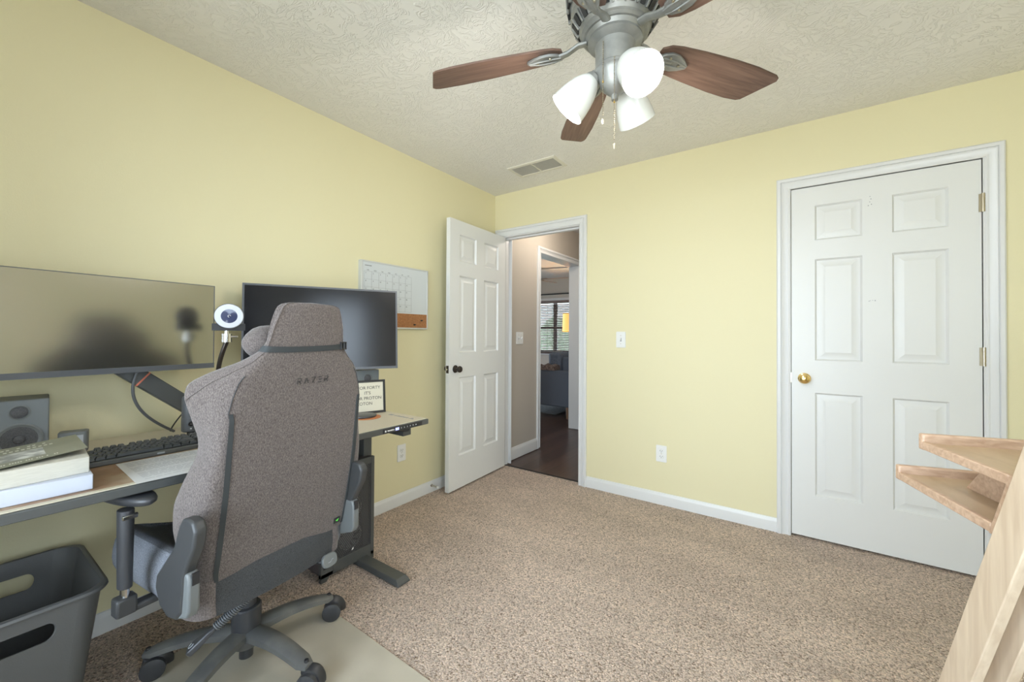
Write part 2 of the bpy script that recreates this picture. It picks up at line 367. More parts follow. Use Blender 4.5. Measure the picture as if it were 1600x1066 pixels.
def rbox(w, d, h, r, n=5):
    """rounded rectangle outline centred at the origin"""
    pts = []
    for cx, cy, a0 in ((w / 2 - r, d / 2 - r, 0), (-w / 2 + r, d / 2 - r, 90), (-w / 2 + r, -d / 2 + r, 180), (w / 2 - r, -d / 2 + r, 270)):
        for k in range(n + 1):
            a = radians(a0 + 90 * k / n); pts.append((cx + r * cos(a), cy + r * sin(a)))
    return pts

def out(name, g, m, parent=None, bevel=0, seg=2, sharp=35, world=False, subsurf=0, smooth=True, kind=None):
    me = bpy.data.meshes.new(name)
    vs = g.v
    if world and parent is not None:
        inv = (Matrix.Translation(parent.location) @ parent.rotation_euler.to_matrix().to_4x4()).inverted()
        if parent.parent is not None:
            pp = parent.parent; inv = inv @ (Matrix.Translation(pp.location) @ pp.rotation_euler.to_matrix().to_4x4()).inverted()
        vs = [inv @ v for v in vs]
    me.from_pydata([tuple(v) for v in vs], [], g.f); me.validate()
    bm = bmesh.new(); bm.from_mesh(me); bmesh.ops.recalc_face_normals(bm, faces=bm.faces); bm.to_mesh(me); bm.free()
    me.materials.append(M[m] if isinstance(m, str) else m)
    if smooth:
        me.shade_smooth(); me.set_sharp_from_angle(angle=radians(sharp))
    o = bpy.data.objects.new(name, me); COL.objects.link(o)
    if parent is not None: o.parent = parent
    if bevel:
        b = o.modifiers.new('bevel', 'BEVEL'); b.width = bevel; b.segments = seg; b.limit_method = 'ANGLE'; b.angle_limit = radians(40)
        b.harden_normals = False
    if subsurf:
        q = o.modifiers.new('sub', 'SUBSURF'); q.levels = subsurf; q.render_levels = subsurf
    if kind: o['kind'] = kind
    return o

def tag(o, label, cat, group=None, kind=None):
    o['label'] = label; o['category'] = cat
    if group: o['group'] = group
    if kind: o['kind'] = kind
    return o

def thing(name, label, cat, loc=(0, 0, 0), rz=0, group=None, rot=None):
    o = bpy.data.objects.new(name, None); COL.objects.link(o); o.location = loc
    o.rotation_euler = rot or (0, 0, rz); o.empty_display_size = .1
    return tag(o, label, cat, group)

def struct(name, g, m, parent=None, **k):
    return out(name, g, m, parent, kind='structure', **k)

def sroot(name, loc=(0, 0, 0), rz=0):
    o = bpy.data.objects.new(name, None); COL.objects.link(o); o.location = loc; o.rotation_euler = (0, 0, rz); o['kind'] = 'structure'; return o

def copy_tree(o, parent=None):
    c = o.copy(); COL.objects.link(c); c.parent = parent
    for ch in list(o.children): copy_tree(ch, c)
    return c

TR = Matrix.Translation
def RX(a): return Matrix.Rotation(a, 4, 'X')
def RY(a): return Matrix.Rotation(a, 4, 'Y')
def RZ(a): return Matrix.Rotation(a, 4, 'Z')
def basis(o, x, y, z):
    x, y, z = Vector(x), Vector(y), Vector(z)
    return Matrix(((x.x, y.x, z.x, o[0]), (x.y, y.y, z.y, o[1]), (x.z, y.z, z.z, o[2]), (0, 0, 0, 1)))

# ------------------------------------------------------------------ room constants
XL, XR, YB, YF, H = -2.23, 1.31, 2.928, -0.50, 2.44
D1L, D1R = -2.150, -1.392           # open doorway
D2L, D2R = -0.012, 0.760            # closet
DH = 2.048
WT = 0.112

# ------------------------------------------------------------------ setting
struct('floor', G().box(XL - .1, XR + .1, YF - .1, 2.985, -.08, 0), 'carpet', smooth=False)
struct('floor_2', G().box(-7.1, XR + .1, 2.985, 8.1, -.085, -.006), 'woodfloor', smooth=False)
struct('ceiling', G().box(XL - .1, XR + .1, YF - .1, YB + WT, H, H + .08), 'ceil', smooth=False)
struct('ceiling_2', G().box(-7.1, XR + .1, YB + WT, 8.1, H, H + .08), 'hallceil', smooth=False)
struct('wall_left', G().box(XL - .1, XL, YF - .1, YB + .02, 0, H), 'yellow', smooth=False)
g = G()
J_ = .018
g.box(XL, D1L - J_, YB, YB + WT, 0, H); g.box(D1L - J_, D1R + J_, YB, YB + WT, DH + .018, H)
g.box(D1R + J_, D2L, YB, YB + WT, 0, H); g.box(D2L, D2R, YB, YB + WT, DH + .012, H)
g.box(D2R, XR + .1, YB, YB + WT, 0, H); g.box(D2L, D2R, YB + .06, YB + WT, 0, DH + .02)
struct('wall_back', g, 'yellow', smooth=False)
WR0, WR1, WRZ0, WRZ1 = -0.44, 0.30, 0.40, 2.12
g = G(); g.box(XR, XR + .1, YF - .1, WR0, 0, H); g.box(XR, XR + .1, WR1, YB, 0, H)
g.box(XR, XR + .1, WR0, WR1, 0, WRZ0); g.box(XR, XR + .1, WR0, WR1, WRZ1, H)
struct('wall_right', g, 'yellow', smooth=False)
WF0, WF1 = -1.55, 0.62
g = G(); g.box(XL - .1, WF0, YF - .1, YF, 0, H); g.box(WF1, XR + .1, YF - .1, YF, 0, H)
g.box(WF0, WF1, YF - .1, YF, 0, .40); g.box(WF0, WF1, YF - .1, YF, 2.12, H)
struct('wall_front', g, 'yellow', smooth=False)

def window(name, T, w, h, panes=2):
    """double hung window in its own plane: x along width, z up, y=0 inner wall face, opening behind"""
    r = sroot(name)
    g = G()
    for k in range(panes):
        x0 = k * w / panes; x1 = (k + 1) * w / panes
        g.box(x0, x0 + .045, .03, .08, 0, h, T); g.box(x1 - .045, x1, .03, .08, 0, h, T)
        for za, zb_ in ((0, .05), (h - .05, h), (h / 2 - .025, h / 2 + .025)): g.box(x0 + .045, x1 - .045, .032, .078, za, zb_, T)
    out('window_frame', g, 'white', r, smooth=False)
    g = G().box(0, w, .052, .056, 0, h, T); out('pane', g, 'pane', r, smooth=False)
    g = G()
    g.box(-.07, 0, -.018, 0, -.07, h + .07, T); g.box(w, w + .07, -.018, 0, -.07, h + .07, T)
    g.box(0, w, -.018, 0, h, h + .07, T); g.box(-.09, w + .09, -.04, 0.03, -.03, 0, T)
    out('window_casing', g, 'white', r, smooth=False)
    return r
window('window_1', basis((WF1, YF, .40), (-1, 0, 0), (0, -1, 0), (0, 0, 1)), WF1 - WF0, 1.72, 2)
window('added_window_right', basis((XR, WR1, WRZ0), (0, -1, 0), (1, 0, 0), (0, 0, 1)), WR1 - WR0, WRZ1 - WRZ0, 1)  # window added on the unseen right wall to brighten the left wall
portal('added_daylight_right', (XR + .06, (WR0 + WR1) / 2, (WRZ0 + WRZ1) / 2), (radians(90), 0, radians(90)), WR1 - WR0, WRZ1 - WRZ0)  # daylight portal for the added window
portal('daylight_front', ((WF0 + WF1) / 2, YF - .06, 1.26), (radians(90), 0, 0), WF1 - WF0, 1.72)

# hall and living room shell
HX = -2.186
g = G(); g.box(-2.33, HX, YB + WT, 3.645, 0, H); g.box(-2.33, HX, 3.645, 4.635, 2.055, H); g.box(-2.33, HX, 4.635, 8.0, 0, H)
struct('wall_hall_left', g, 'hallpaint', smooth=False)
struct('wall_hall_right', G().box(-1.15, -1.05, YB + WT, 5.6, 0, H), 'hallpaint', smooth=False)
struct('wall_hall_end', G().box(HX, -1.15, 5.5, 5.6, 0, H), 'hallpaint', smooth=False)
struct('wall_living_front', G().box(-7.0, -2.33, YB + .02, YB + WT, 0, H), 'hallpaint', smooth=False)
LW0, LW1, LZ0, LZ1 = -5.3, -3.5, 0.76, 1.93
g = G(); g.box(-7.1, LW0, 8.0, 8.12, 0, H); g.box(LW1, -2.2, 8.0, 8.12, 0, H)
g.box(LW0, LW1, 8.0, 8.12, 0, LZ0); g.box(LW0, LW1, 8.0, 8.12, LZ1, H)
struct('wall_living_back', g, 'hallpaint', smooth=False)
g = G(); g.box(-7.1, -7.0, YB, 4.6, 0, H); g.box(-7.1, -7.0, 7.0, 8.0, 0, H); g.box(-7.1, -7.0, 4.6, 7.0, 0, .1); g.box(-7.1, -7.0, 4.6, 7.0, 2.1, H)
struct('wall_living_left', g, 'hallpaint', smooth=False)
window('window_2', basis((LW0, 8.0, LZ0), (1, 0, 0), (0, 1, 0), (0, 0, 1)), LW1 - LW0, LZ1 - LZ0, 2)
window('window_3', basis((-7.0, 4.6, .1), (0, 1, 0), (-1, 0, 0), (0, 0, 1)), 2.4, 2.0, 2)
portal('daylight_living', ((LW0 + LW1) / 2, 8.07, 1.345), (radians(-90), 0, 0), LW1 - LW0, LZ1 - LZ0)
portal('daylight_living_side', (-7.06, 5.8, 1.1), (radians(90), 0, radians(-90)), 2.4, 2.0)

# porch added to darken the view through the far window, a pale wall and shrubs beyond it
struct('added_porch_floor', G().box(-8.5, -1.5, 8.12, 11.0, -.12, -.02), 'porch', smooth=False)
struct('added_porch_roof', G().box(-8.5, -1.5, 8.0, 11.2, 2.52, 2.62), 'white', smooth=False)  # unseen roof, added to keep the sky off the wall and shrubs
struct('backdrop_wall', G().box(-8.5, -1.5, 12.0, 12.1, -.12, 2.52), 'porch', smooth=False)
rsh = random.Random(4)
for k_, (x_, y_, z_, r_) in enumerate(((-7.3, 11.0, .75, .50), (-5.9, 10.9, .95, .62), (-4.6, 11.0, .6, .50))):
    g = G(); g.lathe([(r_ * sin(pi * q / 10) + .0001, z_ - r_ * 1.25 * cos(pi * q / 10)) for q in range(11)], 20)
    g.v = [v + Vector((noise.noise(v * 4 + Vector((k_, 0, 0))), noise.noise(v * 4 + Vector((0, 5, k_))), 0)) * .18 for v in g.v]
    g.cyl((0, 0, -.05), (0, 0, z_ - r_ * .8), .04, n=8)
    o_ = out('shrub', g, 'shrub', sharp=80); o_.location = (x_, y_, 0)
    tag(o_, ('round green shrub outside the far window, leftmost of three', 'tallest green shrub outside the far window, middle of three', 'low green shrub outside the far window, rightmost of three')[k_], 'shrub', 'shrubs on the porch')

# --- profiles: casings and baseboards
CAS = [(0, 0), (0, .009), (.005, .0125), (.010, .013), (.0115, .008), (.015, .008), (.030, .012), (.040, .018), (.043, .013), (.046, .019), (.060, .020), (.066, .015), (.066, 0)]
def casing(name, T, x0, x1, zt, w=1.0):
    """T maps (x, out, z)"""
    L = []
    for st in range(4):
        loop = []
        for a, b_ in CAS:
            a *= w
            p = [(x0 - a, b_, 0), (x0 - a, b_, zt + a), (x1 + a, b_, zt + a), (x1 + a, b_, 0)][st]
            loop.append(T @ Vector(p))
        L.append(loop)
    return struct(name, G().loft(L), 'white', sharp=25)
TB = basis((0, YB, 0), (1, 0, 0), (0, -1, 0), (0, 0, 1))
casing('trim_1', TB, D1L, D1R + .004, DH + .006)
casing('trim_2', TB, D2L - .004, D2R + .006, DH + .006)
casing('trim_3', basis((HX, 0, 0), (0, 1, 0), (1, 0, 0), (0, 0, 1)), 3.66, 4.62, 2.04)
casing('trim_4', basis((0, YB + WT, 0), (1, 0, 0), (0, 1, 0), (0, 0, 1)), D1L + .03, D1R, DH + .006)
# jamb lining of the open doorway, with stops
g = G(); g.box(D1L - .018, D1L, YB - .001, YB + WT + .001, 0, DH + .018); g.box(D1R, D1R + .018, YB - .001, YB + WT + .001, 0, DH + .018)
g.box(D1L - .018, D1R + .018, YB - .001, YB + WT + .001, DH, DH + .018)
g.box(D1R - .012, D1R, YB + .045, YB + .085, 0, DH); g.box(D1L, D1L + .012, YB + .045, YB + .085, 0, DH); g.box(D1L, D1R, YB + .045, YB + .085, DH - .012, DH)
struct('trim_5', g, 'white', bevel=.001)
g = G().box(D1R - .0025, D1R - .0003, YB + .012, YB + .036, .87, .96); struct('trim_6', g, 'bronze', smooth=False)
# inner jamb of living-room opening
g = G(); g.box(-2.335, HX + .001, 3.645, 3.66, 0, 2.04); g.box(-2.335, HX + .001, 4.62, 4.635, 0, 2.04); g.box(-2.335, HX + .001, 3.645, 4.635, 2.04, 2.055)
struct('trim_7', g, 'white', bevel=.001)
# closet jamb edge
g = G(); g.box(D2L - .004, D2L, YB - .008, YB + .055, 0, DH + .008); g.box(D2R, D2R + .006, YB - .008, YB + .055, 0, DH + .008); g.box(D2L, D2R, YB - .008, YB + .055, DH + .006, DH + .012)
struct('trim_8', g, 'white', smooth=False)
# threshold strip between the carpet and the wood
struct('trim_9', G().box(D1L, D1R, 2.970, 2.992, -.006, .004), M['slot'], smooth=False)

BB = [(0, 0), (.012, 0), (.012, .058), (.010, .066), (.006, .072), (.004, .080), (0, .082)]
def baseboard(name, p0, p1, outv, s=1.0):
    p0 = Vector(p0); p1 = Vector(p1); o = Vector(outv)
    g = G().loft([[p + o * a * s + Vector((0, 0, b_ * s)) for a, b_ in BB] for p in (p0, p1)])
    return struct(name, g, 'white', sharp=25)
baseboard('baseboard_left', (XL, YF, 0), (XL, YB, 0), (1, 0, 0))
baseboard('baseboard_back', (D1R + .07, YB, 0), (D2L - .07, YB, 0), (0, -1, 0))
baseboard('baseboard_back_right', (D2R + .072, YB, 0), (XR, YB, 0), (0, -1, 0))
baseboard('baseboard_right', (XR, YF, 0), (XR, YB, 0), (-1, 0, 0))
baseboard('baseboard_front', (XL, YF, 0), (XR, YF, 0), (0, 1, 0))
baseboard('baseboard_hall', (HX, YB + WT, 0), (HX, 3.594, 0), (1, 0, 0), 1.35)
baseboard('baseboard_hall_right', (-1.15, YB + WT, 0), (-1.15, 5.5, 0), (-1, 0, 0), 1.35)
baseboard('baseboard_living', (-7, 8.0, 0), (-2.33, 8.0, 0), (0, -1, 0), 1.35)

# --- six panel doors
def panel_door_g(w, h, t):
    """front face y=0 looking to -y, slab back at y=t; x 0..w, z 0..h"""
    g = G()
    px = [0, .112, .322, w - .322, w - .112, w]
    pz = [0, .245, .838, 1.025, 1.612, 1.722, 1.925, h]
    for side in (0, 1):
        def P(x, y, z): return (x, y, z) if side == 0 else (w - x, t - y, z)
        for i in range(5):
            for j in range(7):
                x0, x1, z0, z1 = px[i], px[i + 1], pz[j], pz[j + 1]
                if i in (1, 3) and j in (1, 3, 5):
                    rings = []
                    for ins, dep in ((0, 0), (.004, .006), (.009, .013), (.016, .013), (.044, .003), (.047, .002)):
                        rings.append([P(x0 + ins, dep, z0 + ins), P(x1 - ins, dep, z0 + ins), P(x1 - ins, dep, z1 - ins), P(x0 + ins, dep, z1 - ins)])
                    g.loft(rings, cap=False); g.add(rings[-1], [(0, 1, 2, 3)])
                else:
                    g.add([P(x0, 0, z0), P(x1, 0, z0), P(x1, 0, z1), P(x0, 0, z1)], [(0, 1, 2, 3)])
    g.add([(0, 0, 0), (w, 0, 0), (w, 0, h), (0, 0, h), (0, t, 0), (w, t, 0), (w, t, h), (0, t, h)], [(0, 4, 5, 1), (1, 5, 6, 2), (2, 6, 7, 3), (3, 7, 4, 0)])
    return g

def knob_g(T, s=1.0):
    g = G(); g.lathe([(0, 0), (.031, 0), (.032, .003), (.030, .007), (.016, .011), (.011, .016), (.010, .026), (.014, .031), (.022, .036), (.0265, .044), (.027, .052), (.023, .059), (.012, .064), (0, .065)], 32, T @ Matrix.Scale(s, 4))
    return g

# closet door (closed)
cd = sroot('door_2', (D2L + .0035, YB - .002, .014))
DW = D2R - D2L - .007
out('door_slab', panel_door_g(DW, 2.036, .035), 'door', cd, sharp=20)
kn = out('knob', knob_g(TR((.062, 0, .918)) @ RX(radians(90))), 'brass', cd); kn['label'] = 'polished brass door knob'
g = G().box(-.0035, .001, .004, .03, .89, .95); out('latch_plate', g, 'hinge', cd, smooth=False)
for zc in (.30, 1.07, 1.822):
    g = G().cyl((DW + .004, -.006, zc - .046), (DW + .004, -.006, zc + .046), .0065, n=12)
    for k in range(5): g.cyl((DW + .004, -.006, zc - .046 + k * .0184 + .001), (DW + .004, -.006, zc - .046 + k * .0184 + .016), .0075, n=12)
    g.box(DW - .010, DW + .012, -.0035, -.0002, zc - .044, zc + .044)
    out('hinge', g, 'hinge', cd)
# scuff marks and nail holes on the closet door
g = G(); rs = random.Random(3)
for x, z in ((.352, 1.93), (.356, 1.915), (.351, 1.90), (.358, 1.885), (.345, 1.88), (.352, 1.36), (.362, 1.362), (.372, 1.358), (.347, 1.357)):
    g.box(x, x + .004, -.0006, .0001, z, z + rs.uniform(.002, .007))
out('paint_chip', g, 'inkg', cd, smooth=False)
g = G()
for k in range(3): g.box(.13 + .0, .19, -.0004, .0001, .165 + k * .006, .1665 + k * .006, RY(-.08))
# open door, hinged at the left jamb
od = sroot('door_1', (D1L + .006, YB - .002, .014), radians(-90 + 2.6) + 0)
# local x runs along the door from hinge to free edge; front (seen) face at +X world side
Wd = .748
dg = panel_door_g(Wd, 2.03, .035)
Tm = TR((0, 0, 0)) @ Matrix.Scale(1, 4)
g2 = G(); g2.add([(v.x, .035 - v.y, v.z) for v in dg.v], [tuple(f)[::-1] for f in dg.f])
out('door_slab', g2, 'door', od, sharp=20)
out('knob', knob_g(TR((Wd - .066, .035, .905)) @ RX(radians(-90)), .92), 'bronze', od)['label'] = 'dark bronze door knob'
out('knob', knob_g(TR((Wd - .066, 0, .905)) @ RX(radians(90)), .92), 'bronze', od)['label'] = 'dark bronze door knob'
g = G().box(Wd - .0005, Wd + .0015, .006, .029, .877, .933); out('latch_plate', g, 'bronze', od, smooth=False)
g = G().cyl((Wd, .0175, .905), (Wd + .010, .0175, .905), .007, n=12); out('latch', g, 'chrome', od)
for zc in (.25, 1.0, 1.80):
    g = G().cyl((-.002, .002, zc - .045), (-.002, .002, zc + .045), .006, n=12); out('hinge', g, 'bronze', od)

# ------------------------------------------------------------------ wall fittings
def outlet(T, label):
    r = thing('wall_outlet', label, 'outlet')
    out('cover_plate', G().prism(rbox(.072, .115, 0, .006), 0, .006, T), 'plate', r, bevel=.002)
    for dz in (-.0195, .0195):
        s_ = out('socket', G().lathe([(0, .0085), (.0150, .0085), (.0165, .006), (.0165, .005)], 28, T @ TR((0, dz, 0))), 'plate', r)
        g = G(); g.box(-.008, -.0055, -.002, .006, .0082, .0090, T @ TR((0, dz, 0))); g.box(.0055, .008, -.001, .006, .0082, .0090, T @ TR((0, dz, 0)))
        g.lathe([(0, .0089), (.0025, .0089), (.0025, .0082)], 10, T @ TR((0, dz - .007, 0))); out('slot', g, 'slot', s_, smooth=False)
    out('screw', G().lathe([(0, .0072), (.003, .0070), (.003, .006)], 10, T), 'hinge', r)
    return r
def rebase(r, loc):
    """move an unrotated thing's origin to loc and keep its children in place"""
    def sh(o):
        for c in o.children:
            if c.type == 'MESH': c.data.transform(TR(-Vector(loc)))
            sh(c)
    sh(r); r.location = loc
TLW = lambda y, z: basis((XL, y, z), (0, 1, 0), (0, 0, 1), (1, 0, 0))
TBW = lambda x, z: basis((x, YB, z), (1, 0, 0), (0, 0, 1), (0, -1, 0))
r = outlet(TLW(1.872, .357), 'white duplex wall outlet below the right end of the desk'); rebase(r, (XL, 1.872, .357))
r = outlet(TBW(-.757, .353), 'white duplex wall outlet low on the wall between the two doors'); rebase(r, (-.757, YB, .353))
def switch(T, n, label, loc):
    r = thing('light_switch', label, 'light switch')
    w = .072 if n == 1 else .118
    out('cover_plate', G().prism(rbox(w, .118, 0, .006), 0, .006, T), 'plate', r, bevel=.002)
    for k in range(n):
        x = 0 if n == 1 else (-.023 + .046 * k)
        g = G().box(x - .0055, x + .0055, -.013, .013, .0055, .0070, T); out('slot', g, 'inkg', r, smooth=False)
        g = G().box(-.004, .004, -.010, .010, 0, .014, T @ TR((x, .002, .004)) @ RX(radians(-28 if k == 0 else 28))); out('toggle', g, 'plate', r, bevel=.001)
        for dz in (-.03, .03): out('screw', G().lathe([(0, .0072), (.003, .0070), (.003, .006)], 10, T @ TR((x, dz, 0))), 'hinge', r)
    rebase(r, loc); return r
switch(TBW(-1.049, 1.146), 1, 'white single light switch on the yellow wall right of the doorway', (-1.049, YB, 1.146))
switch(basis((HX, 3.272, 1.146), (0, 1, 0), (0, 0, 1), (1, 0, 0)), 2, 'white double light switch on the grey hallway wall', (HX, 3.272, 1.146))

# door stop on the skirting
r = thing('door_stop', 'small spring door stop fixed to the white baseboard behind the open door', 'door stop', (XL + .012, 2.150, .05))
out('base', G().lathe([(0, .004), (.010, .004), (.012, 0)], 16, RY(radians(90))), 'chrome', r)
pts = [(.004 + .055 * k / 90, .0055 * cos(k * .7), .0055 * sin(k * .7)) for k in range(91)]
out('spring', G().tube(pts, .0012, 6), 'chrome', r)
out('tip', G().cyl((.058, 0, 0), (.07, 0, 0), .008, n=14), 'plate', r, bevel=.002)

# ceiling vent
r = thing('ceiling_vent', 'beige two-section air register on the ceiling above the doorway', 'vent', (-1.580, 2.585, H))
g = G(); w, d = .41, .205
for ring in [0]:
    L = []
    for ins, z in ((0, 0), (.003, -.006), (.022, -.009), (.026, -.002)):
        L.append([(-w / 2 + ins, -d / 2 + ins, z), (w / 2 - ins, -d / 2 + ins, z), (w / 2 - ins, d / 2 - ins, z), (-w / 2 + ins, d / 2 - ins, z)])
    g.loft(L, cap=False)
g.box(-.005, .005, -d / 2 + .02, d / 2 - .02, -.008, -.001)
out('frame', g, mat('vent_enamel', (0.70, 0.67, 0.57), 0.5), r)
g = G()
for s_ in (-1, 1):
    for k in range(18):
        y = -d / 2 + .030 + k * .0085
        x0, x1 = (-w / 2 + .024, -.006) if s_ < 0 else (.006, w / 2 - .024)
        g.box(x0, x1, -.005, .005, -.0006, .0006, TR((0, y, -.0045)) @ RX(radians(40)))
out('louvre', g, mat('vent_louvre_enamel', (0.66, 0.63, 0.54), 0.5), r, smooth=False)
out('duct', G().box(-w / 2 + .02, w / 2 - .02, -d / 2 + .02, d / 2 - .02, -.0012, -.0004), mat('duct_paint', (0.42, 0.40, 0.34), .6), r, smooth=False)

# ------------------------------------------------------------------ ceiling fan
FC = Vector((-0.4578, 1.2152))
def ceiling_fan(label, loc, rz=0, lit=True):
    r = thing('ceiling_fan', label, 'ceiling fan', loc, rz)
    # motor housing from the ceiling down (local z: 0 = ceiling)
    prof = [(0, 0), (.075, 0), (.085, -.02), (.08, -.05), (.055, -.075), (.055, -.10), (.11, -.115), (.142, -.14), (.148, -.175), (.145, -.215), (.132, -.25)]
    out('motor_housing', G().lathe(prof, 48), 'pewter', r)
    prof = [(.132, -.25), (.136, -.253), (.138, -.262), (.133, -.268), (.121, -.285), (.113, -.300), (.104, -.312), (.104, -.32), (.097, -.326), (.09, -.326), (.083, -.335), (.075, -.345), (0, -.345)]
    out('lower_housing', G().lathe(prof, 48), 'pewter', r)
    for k in range(20):
        a = 2 * pi * k / 20
        T = RZ(a) @ TR((.147, 0, -.205)) @ RY(radians(4)); out('vent_slot', G().box(-.003, .0035, -.010, .010, -.028, .028, T), 'slot', r, smooth=False)
        T = RZ(a + .157) @ TR((.1215, 0, -.288)) @ RY(radians(34)); out('vent_slot', G().box(-.002, .0035, -.008, .008, -.016, .016, T), 'slot', r, smooth=False)
        a = 2 * pi * (k + .5) / 20
        T = RZ(a) @ TR((.148, 0, -.205)) @ RY(radians(4)); out('rib', G().box(-.003, .005, -.004, .004, -.032, .032, T), 'pewter', r, bevel=.001)
        T = RZ(a + .157) @ TR((.1225, 0, -.288)) @ RY(radians(34)); out('rib', G().box(-.002, .005, -.003, .003, -.019, .019, T), 'pewter', r, bevel=.001)
    prof = [(.082, -.335), (.084, -.345), (.074, -.352), (.062, -.357), (.060, -.37), (.060, -.425), (.064, -.43), (.064, -.438), (.055, -.445), (.050, -.46), (.042, -.485), (.020, -.505), (.012, -.51), (.010, -.525), (0, -.53)]
    out('switch_housing', G().lathe(prof, 40), 'pewter', r)
    # blades
    for az in (128.0, 56.2, -16.0, -88.0, -163.5):
        T = RZ(radians(az)) @ TR((0, 0, -.340)) @ RX(radians(-12))
        irn = G()
        # curved arm to a leaf shaped plate under the blade
        irn.tube([(.085, 0, .012), (.115, 0, .010), (.15, 0, -.006), (.185, 0, -.012), (.22, 0, -.012)], [.013, .012, .012, .014, .010], 10, T, flat=(1.15, .6))
        leaf = [(.165, 0), (.180, .020), (.205, .031), (.235, .030), (.262, .020), (.285, .006), (.285, -.006), (.262, -.020), (.235, -.030), (.205, -.031), (.180, -.020)]
        irn.prism([(x, y) for x, y in leaf][::-1], -.016, -.006, T)
        io = out('blade_arm', irn, 'pewter', r, bevel=.002)
        rg = G()
        for yy in (-.011, .011): rg.tube([(.17, yy * .6, -.016), (.20, yy, -.018), (.24, yy * .9, -.018), (.278, yy * .3, -.016)], .0032, 6, T)
        out('leaf_ridge', rg, 'pewter', io)
        o_ = []
        top = [(.165, .030), (.19, .046), (.23, .054), (.32, .062), (.45, .071), (.54, .073), (.595, .068), (.610, .060)]
        bot = [(.668, -.045), (.661, -.058), (.645, -.064), (.55, -.070), (.45, -.069), (.32, -.062), (.23, -.054), (.19, -.046), (.165, -.030)]
        o_ = top + bot
        bl = out('blade', G().prism(o_[::-1], -.006, .001), 'blade', r, bevel=.0015); bl.matrix_local = T
        for x_, y_ in ((.205, .016), (.205, -.016), (.25, 0)): out('screw', G().lathe([(0, -.0205), (.004, -.0195), (.0045, -.017)], 10, T @ TR((x_, y_, 0))), 'hinge', io)
    # light kit: three arms with bell shades
    for i_, az in enumerate((-39, -159, 81)):
        A = RZ(radians(az - (degrees_rz if False else 0)))
        out('lamp_arm', G().tube([(.045, 0, -.435), (.062, 0, -.435), (.070, 0, -.445), (.078, 0, -.458)], [.014, .014, .019, .023], 16, A), 'pewter', r)
        tilt = radians(43)
        T = A @ TR((.068, 0, -.448)) @ RY(pi - tilt)   # local +z points outward and down
        prof = [(.021, .0), (.026, .004), (.036, .018), (.046, .040), (.053, .066), (.0575, .092), (.060, .118)]
        inner = [(r_ - .0028, z_ + (.002 if z_ < .1 else 0)) for r_, z_ in prof][::-1]
        sh = out('lamp_shade', G().lathe(prof + [(.0602, .1195)] + [(.0585, .1195)] + inner, 40, T), 'frost', r)
        out('socket_cup', G().lathe([(0, -.012), (.020, -.010), (.025, 0), (.026, .012), (.022, .014)], 24, T), 'pewter', r)
        if lit:
            out('bulb', G().lathe([(0, .012), (.012, .014), (.014, .03), (.024, .05), (.029, .068), (.027, .084), (.018, .096), (0, .101)], 24, T), 'bulb', r)
            l = bpy.data.lights.new('fan_lamp', 'POINT'); l.energy = FAN_W; l.shadow_soft_size = .028; l.color = (1.0, .95, .90)
            lo = bpy.data.objects.new('fan_lamp', l); COL.objects.link(lo); lo.parent = r; lo.location = T @ Vector((0, 0, .132))
    return r
fan = ceiling_fan('five-blade ceiling fan with reddish wood blades and three lit glass shades', (FC.x, FC.y, H))
# pull chains
def chain(x, y, z0, z1, fob):
    g = G(); n = int((z0 - z1) / .006)
    for k in range(n):
        z = z0 - k * .006; g.lathe([(0, .0022), (.0019, .0011), (.0019, -.0011), (0, -.0022)], 6, TR((x, y, z)))
    o = out('pull_chain', g, 'hinge', fan)
    out('chain_fob', G().lathe([(0, .006), (.003, .004), (.0036, -.002), (.002, -.012), (0, -.013)], 10, TR((x, y, z1 - .006))), 'hinge', o)
    out('chain_fob', G().lathe([(0, .004), (.0028, .002), (.0028, -.004), (0, -.006)], 10, TR((x, y, z0 - (z0 - z1) * .52))), 'brass', o)
chain(-.012, -.066, -.375, -.608, 0)
chain(.022, -.062, -.432, -.690, 0)

# ------------------------------------------------------------------ desk
DX, DZ = -1.487, .760
DY0, DY1 = -.26, 1.418
desk = thing('standing_desk', 'black edged electric standing desk along the yellow left wall', 'desk', (-1.85, .6, 0))
out('tabletop', G().box(-2.222, DX, DY0, DY1, DZ - .026, DZ - .0005), 'deskedge', desk, bevel=.003, world=True)
def deskleg(y, lean=False):
    cx = -1.905
    yf = y if not lean else 1.283
    g = G(); g.loft([[(x, yy, z) for (x, yy) in ((-2.14, yf - .036), (-1.50, yf - .036), (-1.50, yf + .036), (-2.14, yf + .036))] for z in (.004, .012)], cap=True)
    g.loft([[(-2.14, yf - .036, .012), (-1.50, yf - .036, .012), (-1.50, yf + .036, .012), (-2.14, yf + .036, .012)],
            [(-2.13, yf - .030, .030), (-1.525, yf - .030, .030), (-1.525, yf + .030, .030), (-2.13, yf + .030, .030)]])
    ft = out('foot', g, 'deskedge', desk, bevel=.003, world=True)
    out('leveller', G().cyl((-1.54, yf, 0), (-1.54, yf, .006), .014, n=12).cyl((-2.1, yf, 0), (-2.1, yf, .006), .014, n=12), 'black', ft, world=True) if False else None
    g = G().box(cx - .04, cx + .04, y - .03, y + .03, .028, .42); g.box(cx - .034, cx + .034, y - .025, y + .025, .42, .68)
    out('column', g, 'deskedge', desk, bevel=.003, world=True)
    out('bracket', G().box(-2.12, -1.56, y - .025, y + .025, .68, .7335), 'deskedge', desk, bevel=.002, world=True)
deskleg(-.12)
deskleg(1.345, True)
out('crossbar', G().box(-1.935, -1.875, -.10, 1.33, .69, .7335), 'deskedge', desk, bevel=.002, world=True)
